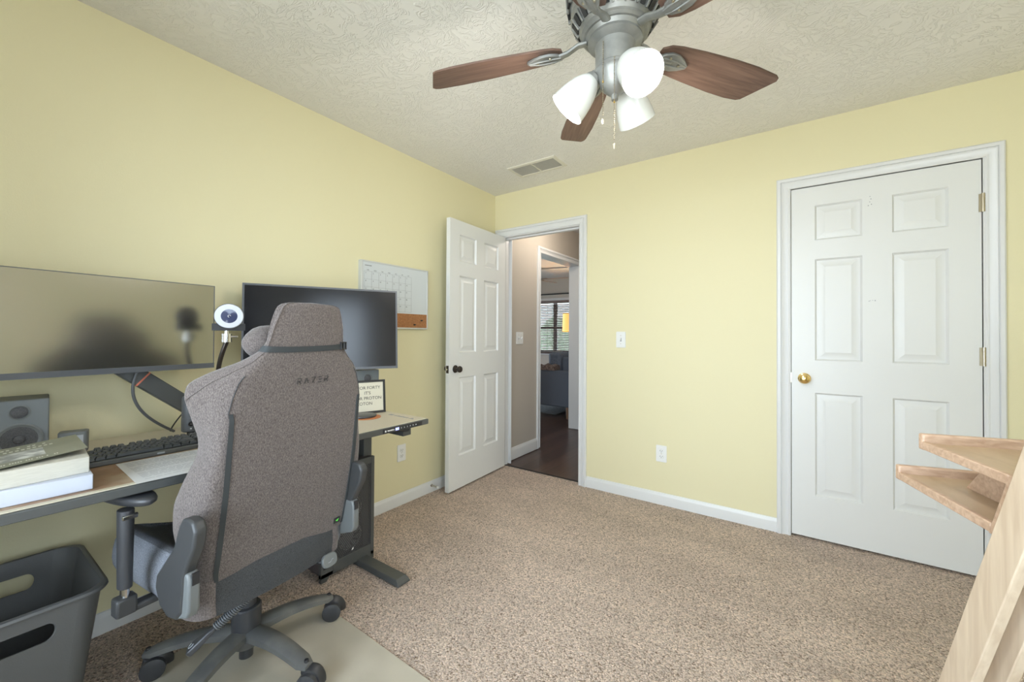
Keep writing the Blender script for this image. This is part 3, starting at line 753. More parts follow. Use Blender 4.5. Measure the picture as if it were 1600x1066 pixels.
# control panel on the front edge
cp = out('control_panel', G().box(DX - .001, DX + .0025, 1.145, 1.372, DZ - .0235, DZ - .003), 'black', desk, bevel=.001, world=True)
TF = lambda y, z: basis((DX + .0028, y, z), (0, 1, 0), (0, 0, 1), (1, 0, 0))
g = G()
for k, w_ in enumerate((.003, .0035, .0025, .004, .003, .0035, .0025, .004)): g.box(k * .0046 - .0185, k * .0046 - .0185 + w_, -.0028, .0028 + (.0012 if k in (0, 5) else 0), 0, .0004, TF(1.187, DZ - .0135))
g.box(-.0035, .0035, -.004, .004, 0, .0006, TF(1.158, DZ - .0135))
out('panel_mark', g, 'plate', desk, world=True, smooth=False)
out('display', G().box(-.010, .010, -.006, .006, 0, .0006, TF(1.222, DZ - .0135)), 'led', desk, world=True, smooth=False)
g = G()
for k, ch in enumerate('1234VA'): g.text(ch, .009, TF(1.246 + k * .0175, DZ - .0135), .0003)
out('button_mark', g, 'plate', desk, world=True, smooth=False)
out('cable_clip', G().loft([[(-1.50, 1.262, DZ - .026), (-1.50, 1.312, DZ - .026), (-1.53, 1.312, DZ - .026), (-1.53, 1.262, DZ - .026)], [(-1.50, 1.280, DZ - .042), (-1.50, 1.306, DZ - .042), (-1.53, 1.306, DZ - .042), (-1.53, 1.280, DZ - .042)]]), 'black', desk, world=True)

# full size desk mat
dm = thing('desk_mat', 'cream desk mat with brown printed landscape covering the desk top', 'desk mat', (-1.85, .6, DZ))
out('print', G().box(-2.214, DX - .022, DY0 + .02, DY1 - .024, DZ + .0002, DZ + .0032), 'deskmat', dm, world=True, smooth=False)
g = G(); x0, x1, y0, y1 = -2.218, DX - .006, DY0 + .008, DY1 - .010
g.box(DX - .022, x1, y0, y1, DZ + .0002, DZ + .0034); g.box(x0, DX - .022, y1 - .014, y1, DZ + .0002, DZ + .0034)
out('border', g, 'matborder', dm, world=True, smooth=False)
g = G(); TT = basis((-1.613, 1.352, DZ + .0033), (-1, 0, 0), (0, -1, 0), (0, 0, 1))
for k, (xa, w_, h_) in enumerate(((0, .030, .020), (.045, .014, .012), (.064, .008, .016), (.076, .016, .013), (.096, .010, .017), (.112, .018, .012), (.134, .012, .013))):
    g.box(-1.715 + xa, -1.715 + xa + w_, 1.352, 1.352 + h_, DZ + .0032, DZ + .0037)
g.prism([(-1.552, 1.345), (-1.522, 1.350), (-1.545, 1.372)], DZ + .0032, DZ + .0038)
out('logo', g, 'inkg', dm, world=True, smooth=False)
MZ = DZ + .0036

# keyboard
kb = thing('keyboard', 'full-size black mechanical keyboard in front of the left monitor', 'keyboard', (-1.762, .262, MZ))
# local: x -> -X (depth), y -> +Y
L_, D_ = .448, .142
g = G(); g.loft([[(0, 0, .000), (0, L_, .000), (-D_, L_, .004), (-D_, 0, .004)], [(0, 0, .016), (0, L_, .016), (-D_, L_, .026), (-D_, 0, .026)]])
out('case', g, 'kcase', kb, bevel=.003)
out('switch_plate', G().loft([[(-.006, .006, .0162), (-.006, L_ - .006, .0162), (-D_ + .006, L_ - .006, .0258), (-D_ + .006, .006, .0258)], [(-.006, .006, .0168), (-.006, L_ - .006, .0168), (-D_ + .006, L_ - .006, .0264), (-D_ + .006, .006, .0264)]]), 'black', kb)
U = .01905
rows = [
    [1.25, 1.25, 1.25, 6.25, 1.25, 1.25, 1.25, 1.25, -.25, 1, 1, 1, -.25, 2, 1],
    [2.25] + [1] * 10 + [2.75, -1.25, 1, -1.25, 1, 1, 1],
    [1.75] + [1] * 11 + [2.25, -3.5, 1, 1, 1, 1],
    [1.5] + [1] * 12 + [1.5, -.25, 1, 1, 1, -.25, 1, 1, 1],
    [1] * 13 + [2, -.25, 1, 1, 1, -.25, 1, 1, 1, 1],
    [1, -1, 1, 1, 1, 1, -.5, 1, 1, 1, 1, -.5, 1, 1, 1, 1, -.25, 1, 1, 1],
]
protos = {}
for ri, row in enumerate(rows):
    y = .010; xo = -.018 - ri * .0203 - (.004 if ri == 5 else 0)
    z = .0175 + (-xo / D_) * .0098
    for u in row:
        if u < 0: y += -u * U; continue
        if u not in protos:
            w_ = u * U - .0012; h_ = .0178; g = G(); L = []
            for ins, zz in ((0, 0), (.0005, .0015), (.0028, .0085), (.0036, .0092)):
                L.append([(-h_ / 2 + ins, -w_ / 2 + ins, zz), (h_ / 2 - ins, -w_ / 2 + ins, zz), (h_ / 2 - ins, w_ / 2 - ins, zz), (-h_ / 2 + ins, w_ / 2 - ins, zz)])
            g.loft(L); k_ = out('key', g, 'key', kb); protos[u] = k_.data
        else:
            k_ = bpy.data.objects.new('key', protos[u]); COL.objects.link(k_); k_.parent = kb
        k_.location = (xo, y + u * U / 2, z); k_.rotation_euler = (0, radians(4), 0)
        y += u * U
g = G()
for yy in (.022, .046, .070, .330, .352, .372): g.box(.0002, .001, yy, yy + .010, .006, .009)
g = G().box(.0002, .0009, .180, .200, .006, .011)
out('front_legend', g, 'lgrey', kb, smooth=False)

# sheet of paper (lies between the keyboard and the front edge)
pp = thing('paper_sheet', 'printed white sheet of paper lying in front of the black keyboard', 'paper', (-1.62, .45, MZ))
pts = [(-1.752, .338), (-1.478, .328), (-1.470, .545), (-1.744, .556)]
L = [[(x, y, MZ + .0003 + (.0 if x < -1.6 else .0008)) for x, y in pts], [(x, y, MZ + .0009 + (.0 if x < -1.6 else .0008)) for x, y in pts]]
out('sheet', G().loft(L), 'paperw', pp, world=True, smooth=False)
g = G(); rs = random.Random(5)
for k in range(22):
    x = -1.735 + k * .0108
    if k % 7 == 6: continue
    y = .352
    while y < .53:
        ln = rs.uniform(.006, .022); g.box(x, x + .003, y, min(y + ln, .535), MZ + .0018 , MZ + .0020); y += ln + .004
out('print', g, 'inkl', pp, world=True, smooth=False)

# white box and book at the left end
bx = thing('white_box', 'flat white cardboard box under the sage green book at the desk edge', 'box', (-1.60, .10, MZ))
out('carton', G().prism([(-1.528, .252), (-1.720, .262), (-1.735, -.02), (-1.535, -.06)][::-1], MZ, MZ + .040), 'boxw', bx, world=True, bevel=.002)
out('lid_seam', G().box(-1.5295, -1.5280, .0, .2495, MZ + .0385, MZ + .0392), 'lgrey', bx, world=True, smooth=False) if False else None
bk = thing('book', 'thick cream-paged paperback with curled sage green cover on the white box', 'book', (-1.66, .10, MZ + .0402))
zb = MZ + .0402
pg = [(-1.556, .249), (-1.772, .266), (-1.760, -.03), (-1.530, -.06)]
out('page_block', G().prism(pg[::-1], zb, zb + .042), 'paperc', bk, world=True, bevel=.0015)
# cover curls up towards its right corner
def cov(u, v):   # u 0 (front edge) .. 1 (back edge), v 0 (left) .. 1 (right)
    a = Vector((-1.512, -.06, 0)).lerp(Vector((-1.600, .252, 0)), v); b_ = Vector((-1.770, -.05, 0)).lerp(Vector((-1.832, .262, 0)), v)
    p = a.lerp(b_, u); p.z = zb + .0435 + .014 * v ** 1.6
    return p
nu, nv = 6, 14
for nm, lo_, m_ in (('cover', 0.0, 'cover'),):
    g = G(); vs = []
    for dz in (0, .0007):
        for i in range(nu + 1):
            for j in range(nv + 1): vs.append(cov(i / nu, j / nv) + Vector((0, 0, dz)))
    fs = []; N1 = (nu + 1) * (nv + 1)
    for o_ in (0, N1):
        for i in range(nu):
            for j in range(nv):
                a = o_ + i * (nv + 1) + j; fs.append((a, a + 1, a + nv + 2, a + nv + 1))
    for i in range(nu):
        for j in (0, nv): a = i * (nv + 1) + j; fs.append((a, a + nv + 1, a + nv + 1 + N1, a + N1))
    for j in range(nv):
        for i in (0, nu): a = i * (nv + 1) + j; fs.append((a, a + 1, a + 1 + N1, a + N1))
    g.add(vs, fs); cvo = out('cover', g, 'cover', bk, world=True)
def on_cover(u0, u1, v0, v1, g, dz=.0011, n=6):
    vs = []
    for i in range(n + 1):
        for j in range(n + 1): vs.append(cov(u0 + (u1 - u0) * i / n, v0 + (v1 - v0) * j / n) + Vector((0, 0, dz)))
    fs = [(i * (n + 1) + j, i * (n + 1) + j + 1, (i + 1) * (n + 1) + j + 1, (i + 1) * (n + 1) + j) for i in range(n) for j in range(n)]
    g.add(vs, fs)
g = G(); on_cover(.20, .62, .36, .76, g); out('cover_picture', g, 'coverpic', bk, world=True)
g = G(); rs = random.Random(11)
def letters(u, v0, v1, n, hgt, g):
    for k in range(n):
        if rs.random() < .14: continue
        v = v0 + (v1 - v0) * k / n; w_ = (v1 - v0) / n * .62
        on_cover(u, u + hgt, v, v + w_, g, n=1)
letters(.82, .28, .80, 17, .055, g); letters(.69, .20, .84, 19, .055, g); letters(.07, .34, .83, 34, .05, g)
out('cover_lettering', g, 'coverink', bk, world=True, smooth=False)

# small dock beside the speaker
r = thing('desk_clock', 'small grey rounded box beside the left speaker', 'device', (-2.06, .290, MZ), radians(-14))
out('housing', G().prism(rbox(.05, .072, 0, .01), 0, .072), 'grey', r, bevel=.003)
out('face', G().box(.0252, .0268, -.026, .026, .012, .060), 'lgrey', r, bevel=.0006)

# speakers
def speaker(label, loc, rz, group=None):
    r = thing('bookshelf_speaker', label, 'speaker', loc, rz, group)
    w, d, h = .128, .15, .195
    out('cabinet', G().box(-d, 0, -w / 2, w / 2, 0, h), 'speaker', r, bevel=.004)
    T = lambda z: TR((0, 0, z)) @ RY(radians(90))
    tw = out('tweeter', G().lathe([(.0245, .0002), (.0245, .003), (.021, .004), (.019, .001), (.017, -.001)], 32, T(.155)), 'grey', r)
    out('tweeter_dome', G().lathe([(.0185, .0008), (.013, .0025), (.006, .0035), (0, .0038)], 28, T(.155)), 'cone', tw)
    wf = out('woofer', G().lathe([(.052, .0002), (.052, .004), (.048, .0055), (.044, .003), (.040, .0012)], 40, T(.068)), 'grey', r)
    out('woofer_cone', G().lathe([(.0425, .0014), (.036, .0015), (.028, .0008), (.014, .0006), (.012, .0045), (0, .0065)], 36, T(.068)), 'cone', wf)
    return r
speaker('grey bookshelf speaker at the left end of the desk', (-2.055, .168, MZ), radians(-6))
speaker('grey bookshelf speaker under the right monitor behind the framed sign', (-1.885, 1.350, MZ), radians(-14)).scale = (1, 1, 1.13)

# framed letter sign
fr = thing('framed_sign', 'small black framed sign with printed words standing on the desk', 'picture frame', (-1.800, 1.285, MZ), 0)
fa, fb = Vector((-1.865, 1.165, 0)), Vector((-1.787, 1.392, 0))
ex = (fb - fa).normalized(); nn = Vector((ex.y, -ex.x, 0)); upv = (Vector((0, 0, 1)) - nn * .10).normalized(); nv_ = ex.cross(upv)
FW, FH = (fb - fa).length, .172
T = basis((fa.x, fa.y, MZ + .001), ex, upv, nv_)
g = G(); b_ = .011
g.box(0, FW, 0, b_, -.008, .006, T); g.box(0, FW, FH - b_, FH, -.008, .006, T); g.box(0, b_, b_, FH - b_, -.008, .006, T); g.box(FW - b_, FW, b_, FH - b_, -.008, .006, T)
out('frame', g, 'black', fr, bevel=.001, world=True)
out('card', G().box(b_, FW - b_, b_, FH - b_, -.004, .001, T), mat('cream_card', (0.66, 0.62, 0.50), .6), fr, world=True, smooth=False)
g = G()
for k, t_ in enumerate(('OH FOR FORTY', "IT'S", 'OH FOR PROTON', 'PROTON')):
    g.text(t_, .0222, T @ TR((FW - .026 - (.0, .050, -.006, .042)[k], .132 - k * .027, .0014)), .0002, align='RIGHT')
out('lettering', g, 'ink', fr, world=True, smooth=False)
out('strut', G().box(FW / 2 - .02, FW / 2 + .02, 0, .09, -.0015, .0015, T @ TR((0, 0.0, -.012)) @ RX(radians(-12))), 'black', fr, world=True, smooth=False) if False else None

# coaster and charger
r = thing('coaster', 'orange leather coaster under the black oval pad beside the framed sign', 'coaster', (-1.745, 1.245, MZ))
out('disc', G().lathe([(0, 0), (.068, 0), (.069, .0015), (.068, .003), (0, .003)], 40), 'orange', r)
r = thing('charging_pad', 'flat black oval charging pad resting on the orange coaster', 'charger', (-1.760, 1.238, MZ + .0032))
out('pad', G().lathe([(0, 0), (.058, 0), (.063, .004), (.062, .009), (.055, .011), (0, .011)], 40), 'blacks', r)

# ------------------------------------------------------------------ monitors
def monitor(label, pa, pb, z0, z1, chin, m_scr, bez, curve=0.0, over=0):
    """pa, pb: left and right front corners (xy)"""
    pa = Vector((*pa, 0)); pb = Vector((*pb, 0)); ex = (pb - pa).normalized(); w = (pb - pa).length
    nrm = Vector((ex.y, -ex.x, 0))
    r = thing('monitor', label, 'monitor', ((pa.x + pb.x) / 2, (pa.y + pb.y) / 2, z0), atan2(ex.y, ex.x))
    h = z1 - z0
    # local x along width (centred), y: back is +y, front face y=0, z up
    n = 16
    def cy(x): return -curve * (x / (w / 2)) ** 2
    def slab(x0, x1, za, zb_, ya, yb, g):
        L = []
        for k in range(n + 1):
            x = x0 + (x1 - x0) * k / n; c_ = cy(x)
            L.append([(x, c_ + ya, za), (x, c_ + yb, za), (x, c_ + yb, zb_), (x, c_ + ya, zb_)])
        g.loft(L)
    g = G(); slab(-w / 2, w / 2, 0, h, .002, .014, g); slab(-w * .30, w * .30, h * .12, h * .88, .014, .042, g)
    out('rear_shell', g, 'blacks', r, sharp=30)
    g = G(); slab(-w / 2, w / 2, h - bez, h, -.0015, .004, g); slab(-w / 2, w / 2, 0, chin, -.0035, .004, g)
    slab(-w / 2, -w / 2 + bez, chin, h - bez, -.0015, .004, g); slab(w / 2 - bez, w / 2, chin, h - bez, -.0015, .004, g)
    out('bezel', g, 'mbezel', r, sharp=30)
    g = G(); slab(-w / 2 + bez, w / 2 - bez, chin, h - bez, .0, .003, g)
    out('screen', g, m_scr, r, sharp=30)
    return r
m1 = monitor('wide black monitor at the left end of the desk', (-1.932, -.075), (-2.022, .690), 1.033, 1.379, .020, 'screen', .0025)
m2 = monitor('black framed monitor behind the desk chair', (-2.083, .816), (-1.766, 1.453), .994, 1.416, .013, 'screen2', .0085)
m2.rotation_euler.x = radians(-4)
# left monitor arm: elbow arm from a post to the screen
ar = thing('monitor_mount', 'dark grey spring arm carrying the left monitor, clamped to the desk', 'monitor arm', (-2.13, .655, MZ))
g = G(); a0 = Vector((-2.090, .385, 1.075)); a1 = Vector((-2.095, .655, .845)); d_ = (a1 - a0).normalized(); s_ = Vector((1, 0, 0)); u_ = d_.cross(s_).normalized()
if u_.z < 0: u_ = -u_
L = []
for k, (t_, hw, hh) in enumerate(((0, .018, .026), (.04, .022, .031), (.9, .022, .031), (1, .018, .026))):
    p = a0.lerp(a1, t_); L.append([p + s_ * hw + u_ * hh, p - s_ * hw + u_ * hh, p - s_ * hw - u_ * hh, p + s_ * hw - u_ * hh])
g.loft(L); out('upper_arm', g, 'deskedge', ar, bevel=.004, world=True)
g = G(); p = a0.lerp(a1, .33)
L = []
for dd in (-.003, .003):
    q = p + d_ * dd; L.append([q + s_ * .0225 + u_ * .0315, q - s_ * .0225 + u_ * .0315, q - s_ * .0225 - u_ * .0315, q + s_ * .0225 - u_ * .0315])
g.loft(L); out('tension_band', g, 'red', ar, world=True, smooth=False)
out('post', G().cyl((-2.095, .668, MZ), (-2.095, .668, .86), .018, n=20).cyl((-2.095, .668, MZ), (-2.095, .668, MZ + .010), .035, n=24), 'black', ar, world=True)
out('elbow', G().cyl((-2.095, .662, .80), (-2.095, .662, .868), .027, n=24), 'black', ar, world=True, bevel=.003)
out('screen_mount', G().cyl((-2.085, .385, 1.05), (-2.085, .385, 1.13), .018, n=16).box(-2.085, -2.025, .355, .415, 1.10, 1.16), 'black', ar, world=True)
# right monitor stand arm
ar2 = thing('monitor_stand', 'black post holding the right monitor behind the desk chair', 'monitor stand', (-2.04, 1.16, MZ))
out('base', G().box(-2.12, -1.98, 1.08, 1.24, MZ, MZ + .008), 'black', ar2, world=True, bevel=.002)
out('post', G().cyl((-2.05, 1.16, MZ + .008), (-2.05, 1.16, 1.22), .018, n=20), 'black', ar2, world=True)
out('mount', G().box(-2.05, -2.0, 1.10, 1.20, 1.15, 1.25), 'black', ar2, world=True, bevel=.003)
# cables
def bez(p0, p1, p2, p3, n=24):
    p0, p1, p2, p3 = map(Vector, (p0, p1, p2, p3))
    return [p0 * (1 - t) ** 3 + p1 * 3 * t * (1 - t) ** 2 + p2 * 3 * t * t * (1 - t) + p3 * t ** 3 for t in [k / n for k in range(n + 1)]]
o = out('monitor_cable', G().tube(bez((-2.035, .455, 1.045), (-2.04, .405, .93), (-2.05, .47, .85), (-2.12, .585, MZ + .006)), .0052, 10), 'dgrey')
tag(o, 'grey cable hanging from the left monitor down to the desk', 'cable')
o = out('thin_cable', G().tube(bez((-2.098, .618, .86), (-2.10, .60, .83), (-2.13, .585, .80), (-2.14, .578, MZ + .004)), .0026, 8), 'black')
tag(o, 'thin black cable running from the arm elbow down to the desk', 'cable')

# microphone
mc = thing('microphone', 'dark cylindrical desk microphone between keyboard and chair back', 'microphone', (-1.955, .592, MZ))
out('base', G().lathe([(0, 0), (.048, 0), (.048, .006), (.04, .010), (.012, .013), (.012, .030), (0, .030)], 36), 'black', mc)
out('body', G().lathe([(0, .028), (.026, .028), (.030, .032), (.030, .082), (0, .082)], 36), 'dgrey', mc)
out('grille', G().lathe([(.0292, .082), (.0292, .084), (.0292, .158), (.026, .166), (.016, .170), (0, .171)], 36), 'dgrey', mc)
out('dial', G().lathe([(0, .006), (.008, .006), (.009, 0)], 20, TR((.0285, -.008, .062)) @ RY(radians(90))), 'black', mc)
out('mute_led', G().lathe([(0, .003), (.0025, .0025), (.003, 0)], 12, TR((.0288, -.008, .043)) @ RY(radians(90))), 'plate', mc)

# webcam on a gooseneck
wc = thing('webcam', 'round webcam with white ring light on a bendy stand between the monitors', 'webcam', (-1.900, .715, MZ))
WP = Vector((-1.846, .680, 1.247)); wn_ = (Vector((.2, .05, 1.17)) - WP).normalized()
wx = Vector((0, 0, 1)).cross(wn_).normalized(); wy = wn_.cross(wx)
T = basis(WP, wx, wy, wn_)
out('ring_light', G().lathe([(.0275, .001), (.0275, .004), (.046, .004), (.0485, .001), (.0485, -.003)], 40, T), 'glassring', wc, world=True)
out('housing', G().lathe([(.0495, .001), (.0500, -.004), (.047, -.020), (.030, -.030), (0, -.032)], 40, T).box(-.055, .055, -.058, -.030, -.028, -.006, T), 'black', wc, world=True)
ln = out('lens', G().lathe([(0, .0065), (.004, .006), (.008, .005), (.0275, .0042), (.0278, .001)], 36, T), 'lens', wc, world=True)
out('logo', G().tube([T @ Vector((.0045 * cos(a), .0045 * sin(a), .008)) for a in [k * pi / 8 for k in range(13)]], .0008, 6), 'plate', ln, world=True)
NP = WP + Vector((-.02, 0, -.07))
out('clamp', G().cyl(NP, NP + Vector((0, 0, -.034)), .017, n=20).cyl(NP + Vector((0, 0, -.012)), NP + Vector((.012, .035, -.012)), .004, n=10).cyl(NP + Vector((0, 0, .0)), NP + Vector((0, 0, .03)), .008, n=12), 'chrome', wc, world=True)
out('gooseneck', G().tube(bez(NP + Vector((0, 0, -.03)), (-1.875, .66, 1.08), (-1.955, .66, 1.0), (-1.955, .705, MZ + .02)), .0085, 12), 'bronze', wc, world=True)
out('clamp_base', G().box(-1.985, -1.925, .675, .735, MZ, MZ + .03), 'black', wc, world=True, bevel=.004)

# ------------------------------------------------------------------ wall calendar board
wb = thing('calendar_whiteboard', 'white magnetic wall calendar with a cork strip, mounted beyond the right monitor', 'whiteboard', (XL, 1.80, 1.43))
y0, y1, z0, z1 = 1.522, 2.082, 1.214, 1.643
g = G(); b_ = .010
g.box(XL, -2.198, y0, y0 + b_, z0, z1); g.box(XL, -2.198, y1 - b_, y1, z0, z1); g.box(XL, -2.198, y0 + b_, y1 - b_, z1 - b_, z1); g.box(XL, -2.198, y0 + b_, y1 - b_, z0, z0 + b_)
out('frame', g, 'alu', wb, bevel=.002, world=True)
out('surface', G().box(XL + .002, -2.202, y0 + b_, y1 - b_, 1.320, z1 - b_), 'wb', wb, world=True, smooth=False)
out('cork_strip', G().box(XL + .002, -2.202, y0 + b_, y1 - b_, z0 + b_, 1.320), 'cork', wb, world=True, smooth=False)
g = G(); X0 = -2.2018; cols = [1.545 + k * .0545 for k in range(8)]; rws = [1.575 - k * .049 for k in range(6)]
for c in cols: g.box(X0, X0 + .0004, c - .0006, c + .0006, rws[-1], rws[0])
for q in rws: g.box(X0, X0 + .0004, cols[0], cols[-1], q - .0006, q + .0006)
out('calendar_grid', g, 'inkg', wb, world=True, smooth=False)
g = G(); n_ = 1
for q in rws[:-1]:
    for c in cols[:-1]: g.text(str(n_), .012, basis((X0 + .0002, c + .012, q - .012), (0, 1, 0), (0, 0, 1), (1, 0, 0)), .0002); n_ += 1
for k, dname in enumerate(('SUN', 'MON', 'TUE', 'WED', 'THU', 'FRI', 'SAT')): g.text(dname, .008, basis((X0 + .0002, cols[k] + .027, 1.583), (0, 1, 0), (0, 0, 1), (1, 0, 0)), .0002)
g.box(X0, X0 + .0003, 1.55, 1.60, 1.610, 1.613)
out('numerals', g, 'ink', wb, world=True, smooth=False)
for yy, zz in ((2.02, 1.276), (1.955, 1.245)):
    out('push_pin', G().lathe([(0, .014), (.005, .013), (.0035, .007), (.006, .002), (.006, 0)], 14, TR((-2.202, yy, zz)) @ RY(radians(90))), 'black', wb, world=True)

# ------------------------------------------------------------------ pc tower
tw = thing('computer_tower', 'black computer tower with perforated front under the right end of the desk', 'computer', (-1.99, 1.215, 0))
TY0, TY1, TX = 1.060, 1.348, -1.822
TZ0, TZ1 = .036, .528
out('case', G().box(TX - .33, TX - .022, TY0 + .012, TY1, TZ0, TZ1), 'toweredge', tw, bevel=.002, world=True) if False else None
g = G(); g.box(-2.155, TX - .02, TY0, TY0 + .003, TZ0, TZ1); g.box(-2.155, TX - .02, TY1 - .003, TY1, TZ0, TZ1)
g.box(-2.155, TX - .02, TY0, TY1, TZ1 - .003, TZ1); g.box(-2.155, TX - .02, TY0, TY1, TZ0, TZ0 + .003); g.box(-2.155, -2.152, TY0, TY1, TZ0, TZ1)
# the case is notched where the desk column stands behind the front panel
out('case', g, 'toweredge', tw, world=True, smooth=False)
MY0, MY1, MZ0, MZ1 = TY0 + .062, TY1 - .016, .078, .500
g = G(); g.box(TX - .02, TX, TY0, MY0, .02, TZ1 + .006); g.box(TX - .02, TX, MY1, TY1 + .004, .02, TZ1 + .006)
g.box(TX - .02, TX, MY0, MY1, MZ1, TZ1 + .006); g.box(TX - .02, TX, MY0, MY1, .036, MZ0)
g.prism([(TY0, .0), (TY0 + .030, .0), (TY0 + .045, .022), (TY1 - .035, .022), (TY1 - .022, .0), (TY1 + .004, 0), (TY1 + .004, .04), (TY0, .04)], -.02, 0, basis((TX, 0, 0), (0, 1, 0), (0, 0, 1), (1, 0, 0)))
out('front_frame', g, 'deskedge', tw, bevel=.0015, world=True)
out('side_channel', G().box(TX + .0002, TX + .001, TY0 + .012, TY0 + .040, .06, TZ1), 'slot', tw, world=True, smooth=False)
g = G(); p_ = .0088; ny = int((MY1 - MY0) / p_); nz = int((MZ1 - MZ0) / (p_ * .87))
py = (MY1 - MY0) / ny; pz = (MZ1 - MZ0) / nz
for j in range(nz):
    for i in range(-1, ny + 1):
        yc = MY0 + (i + .5 + (.5 if j % 2 else 0)) * py; zc = MZ0 + (j + .5) * pz
        a, b2 = yc - py / 2, yc + py / 2
        if a < MY0 - 1e-5 or b2 > MY1 + 1e-5: 
            aa, bb = max(a, MY0), min(b2, MY1)
            if bb - aa > .001: g.add([(TX - .004, aa, zc - pz / 2), (TX - .004, bb, zc - pz / 2), (TX - .004, bb, zc + pz / 2), (TX - .004, aa, zc + pz / 2)], [(0, 1, 2, 3)])
            continue
        x_ = TX - .004; h_ = .0030
        o_ = [(x_, a, zc - pz / 2), (x_, b2, zc - pz / 2), (x_, b2, zc + pz / 2), (x_, a, zc + pz / 2)]
        i_ = [(x_, yc, zc - h_), (x_, yc + h_, zc), (x_, yc, zc + h_), (x_, yc - h_, zc)]
        g.add(o_ + i_, [(0, 1, 5, 4), (1, 2, 6, 5), (2, 3, 7, 6), (3, 0, 4, 7)])
out('front_mesh', g, 'mesh', tw, world=True, smooth=False)
for k in range(3):
    T = TR((TX - .034, (MY0 + MY1) / 2, .152 + k * .137)) @ RY(radians(90)); g = G()
    g.lathe([(0, .010), (.020, .010), (.021, 0)], 24, T)
    for q in range(9):
        a = 2 * pi * q / 9
        pts = [(.019, a), (.058, a + .35), (.058, a + .85), (.019, a + .5)]
        g.add([(r_ * cos(t_), r_ * sin(t_), zz) for (r_, t_), zz in zip(pts, (.002, .002, .010, .010))], [(0, 1, 2, 3)], T)
    g.lathe([(.060, 0), (.060, .012), (.064, .012), (.064, 0)], 36, T)
    out('cooling_fan', g, 'fanblade', tw, world=True)
out('inner_wall', G().box(TX - .070, TX - .066, TY0 + .004, TY1 - .004, TZ0 + .004, TZ1 - .004), 'towerin', tw, world=True, smooth=False)
g = G().prism([(0, 0), (.010, .003), (.012, .012), (.004, .010)], 0, .001, basis((TX - .003, MY0 + .100, MZ0 + .012), (0, 1, 0), (0, 0, 1), (1, 0, 0)))
out('maker_mark', g, 'plate', tw, world=True, smooth=False)
g = G().cyl((TX + .0, TY1 - .004, .045), (TX + .001, TY1 + .003, .045), .003, n=8)

# ------------------------------------------------------------------ waste bin
bn = thing('waste_bin', 'black plastic waste bin with handle slots against the left wall', 'bin', (-1.95, .16, 0))
def bin_loop(s, z, X0=-2.165, X1=-1.735, Y0=-.14, Y1=.318, r=.06, off=0):
    cx, cy = (X0 + X1) / 2, (Y0 + Y1) / 2; w = (X1 - X0) * s + 2 * off; d = (Y1 - Y0) * s + 2 * off
    return [(cx + x, cy + y, z) for x, y in rbox(w, d, 0, r * s, 6)]
# walls are built as strips so the slots on the front and the wall side are real holes
RZ_ = .402
def bin_pt(side, u, z, inner=0):
    s = 0.80 + .20 * z / RZ_; off = -.004 if inner else 0
    X0, X1, Y0, Y1 = -2.165, -1.735, -.14, .318; cx, cy = (X0 + X1) / 2, (Y0 + Y1) / 2
    w = (X1 - X0) * s / 2 + off; d = (Y1 - Y0) * s / 2 + off
    rr = .055 * s
    if side == 'front': return Vector((cx + w, cy - (d - rr) + 2 * (d - rr) * u, z))
    return Vector((cx - w, cy + (d - rr) - 2 * (d - rr) * u, z))
g = G()
def side_face(side, inner):
    zc, hr, hl, UL = .324, .026, .129, .404      # slot centre height, half height, half straight length, side length
    N_ = 64; hole = []; outr = []
    for k in range(N_):
        a = 2 * pi * k / N_ + .0001; c_, s_ = cos(a), sin(a)
        hx = (hl if c_ > 0 else -hl) + hr * c_; hz = hr * s_
        hole.append((.5 + hx / UL, zc + hz))
        du, dz = hx / UL, hz
        tt = min((.5 / abs(du)) if abs(du) > 1e-6 else 1e9, ((RZ_ - zc) / dz) if dz > 1e-6 else 1e9, ((zc - .004) / -dz) if dz < -1e-6 else 1e9)
        outr.append([.5 + du * tt, zc + dz * tt])
    for cu, cz in ((0, .004), (1, .004), (0, RZ_), (1, RZ_)):
        b_ = min(range(N_), key=lambda q: (outr[q][0] - cu) ** 2 * .16 + (outr[q][1] - cz) ** 2); outr[b_] = [cu, cz]
    return [bin_pt(side, u, z, inner) for u, z in outr], [bin_pt(side, u, z, inner) for u, z in hole]
for side in ('front', 'back'):
    o0, h0 = side_face(side, 0); o1, h1 = side_face(side, 1)
    g.loft([o0, h0, h1, o1], cap=False)
for inner in (0, 1):
    for (ax, ay) in ((1, 1), (1, -1)):
        pass
    # ends with rounded corners
    for sgn in (1, -1):
        L = []
        for z in (.004, .2, RZ_):
            s = 0.80 + .20 * z / RZ_; off = -.004 if inner else 0
            X0, X1, Y0, Y1 = -2.165, -1.735, -.14, .318; cx, cy = (X0 + X1) / 2, (Y0 + Y1) / 2
            w = (X1 - X0) * s / 2 + off; d = (Y1 - Y0) * s / 2 + off; rr = .055 * s; lp = []
            for k in range(9):
                a = pi / 2 * k / 8; lp.append((cx + (w - rr) + rr * cos(a), cy + sgn * ((d - rr) + rr * sin(a)), z))
            for k in range(9):
                a = pi / 2 + pi / 2 * k / 8; lp.append((cx - (w - rr) + rr * cos(a), cy + sgn * ((d - rr) + rr * sin(a)), z))
            L.append(lp)
        g.loft(L, cap=False, close=False)
g.loft([bin_loop(.80, .004), bin_loop(.80, .008)])
bm_o = out('body', g, 'binp', bn, world=True, sharp=50)
L = [bin_loop(1, RZ_ - .012, off=.001), bin_loop(1, RZ_ - .012, off=.010), bin_loop(1, RZ_ - .006, off=.013), bin_loop(1, RZ_ + .001, off=.011), bin_loop(1, RZ_ + .004, off=.005), bin_loop(1, RZ_ + .002, off=-.003), bin_loop(1, RZ_ - .012, off=-.004)]
out('rim', G().loft(L, cap=False), 'binp', bn, world=True)

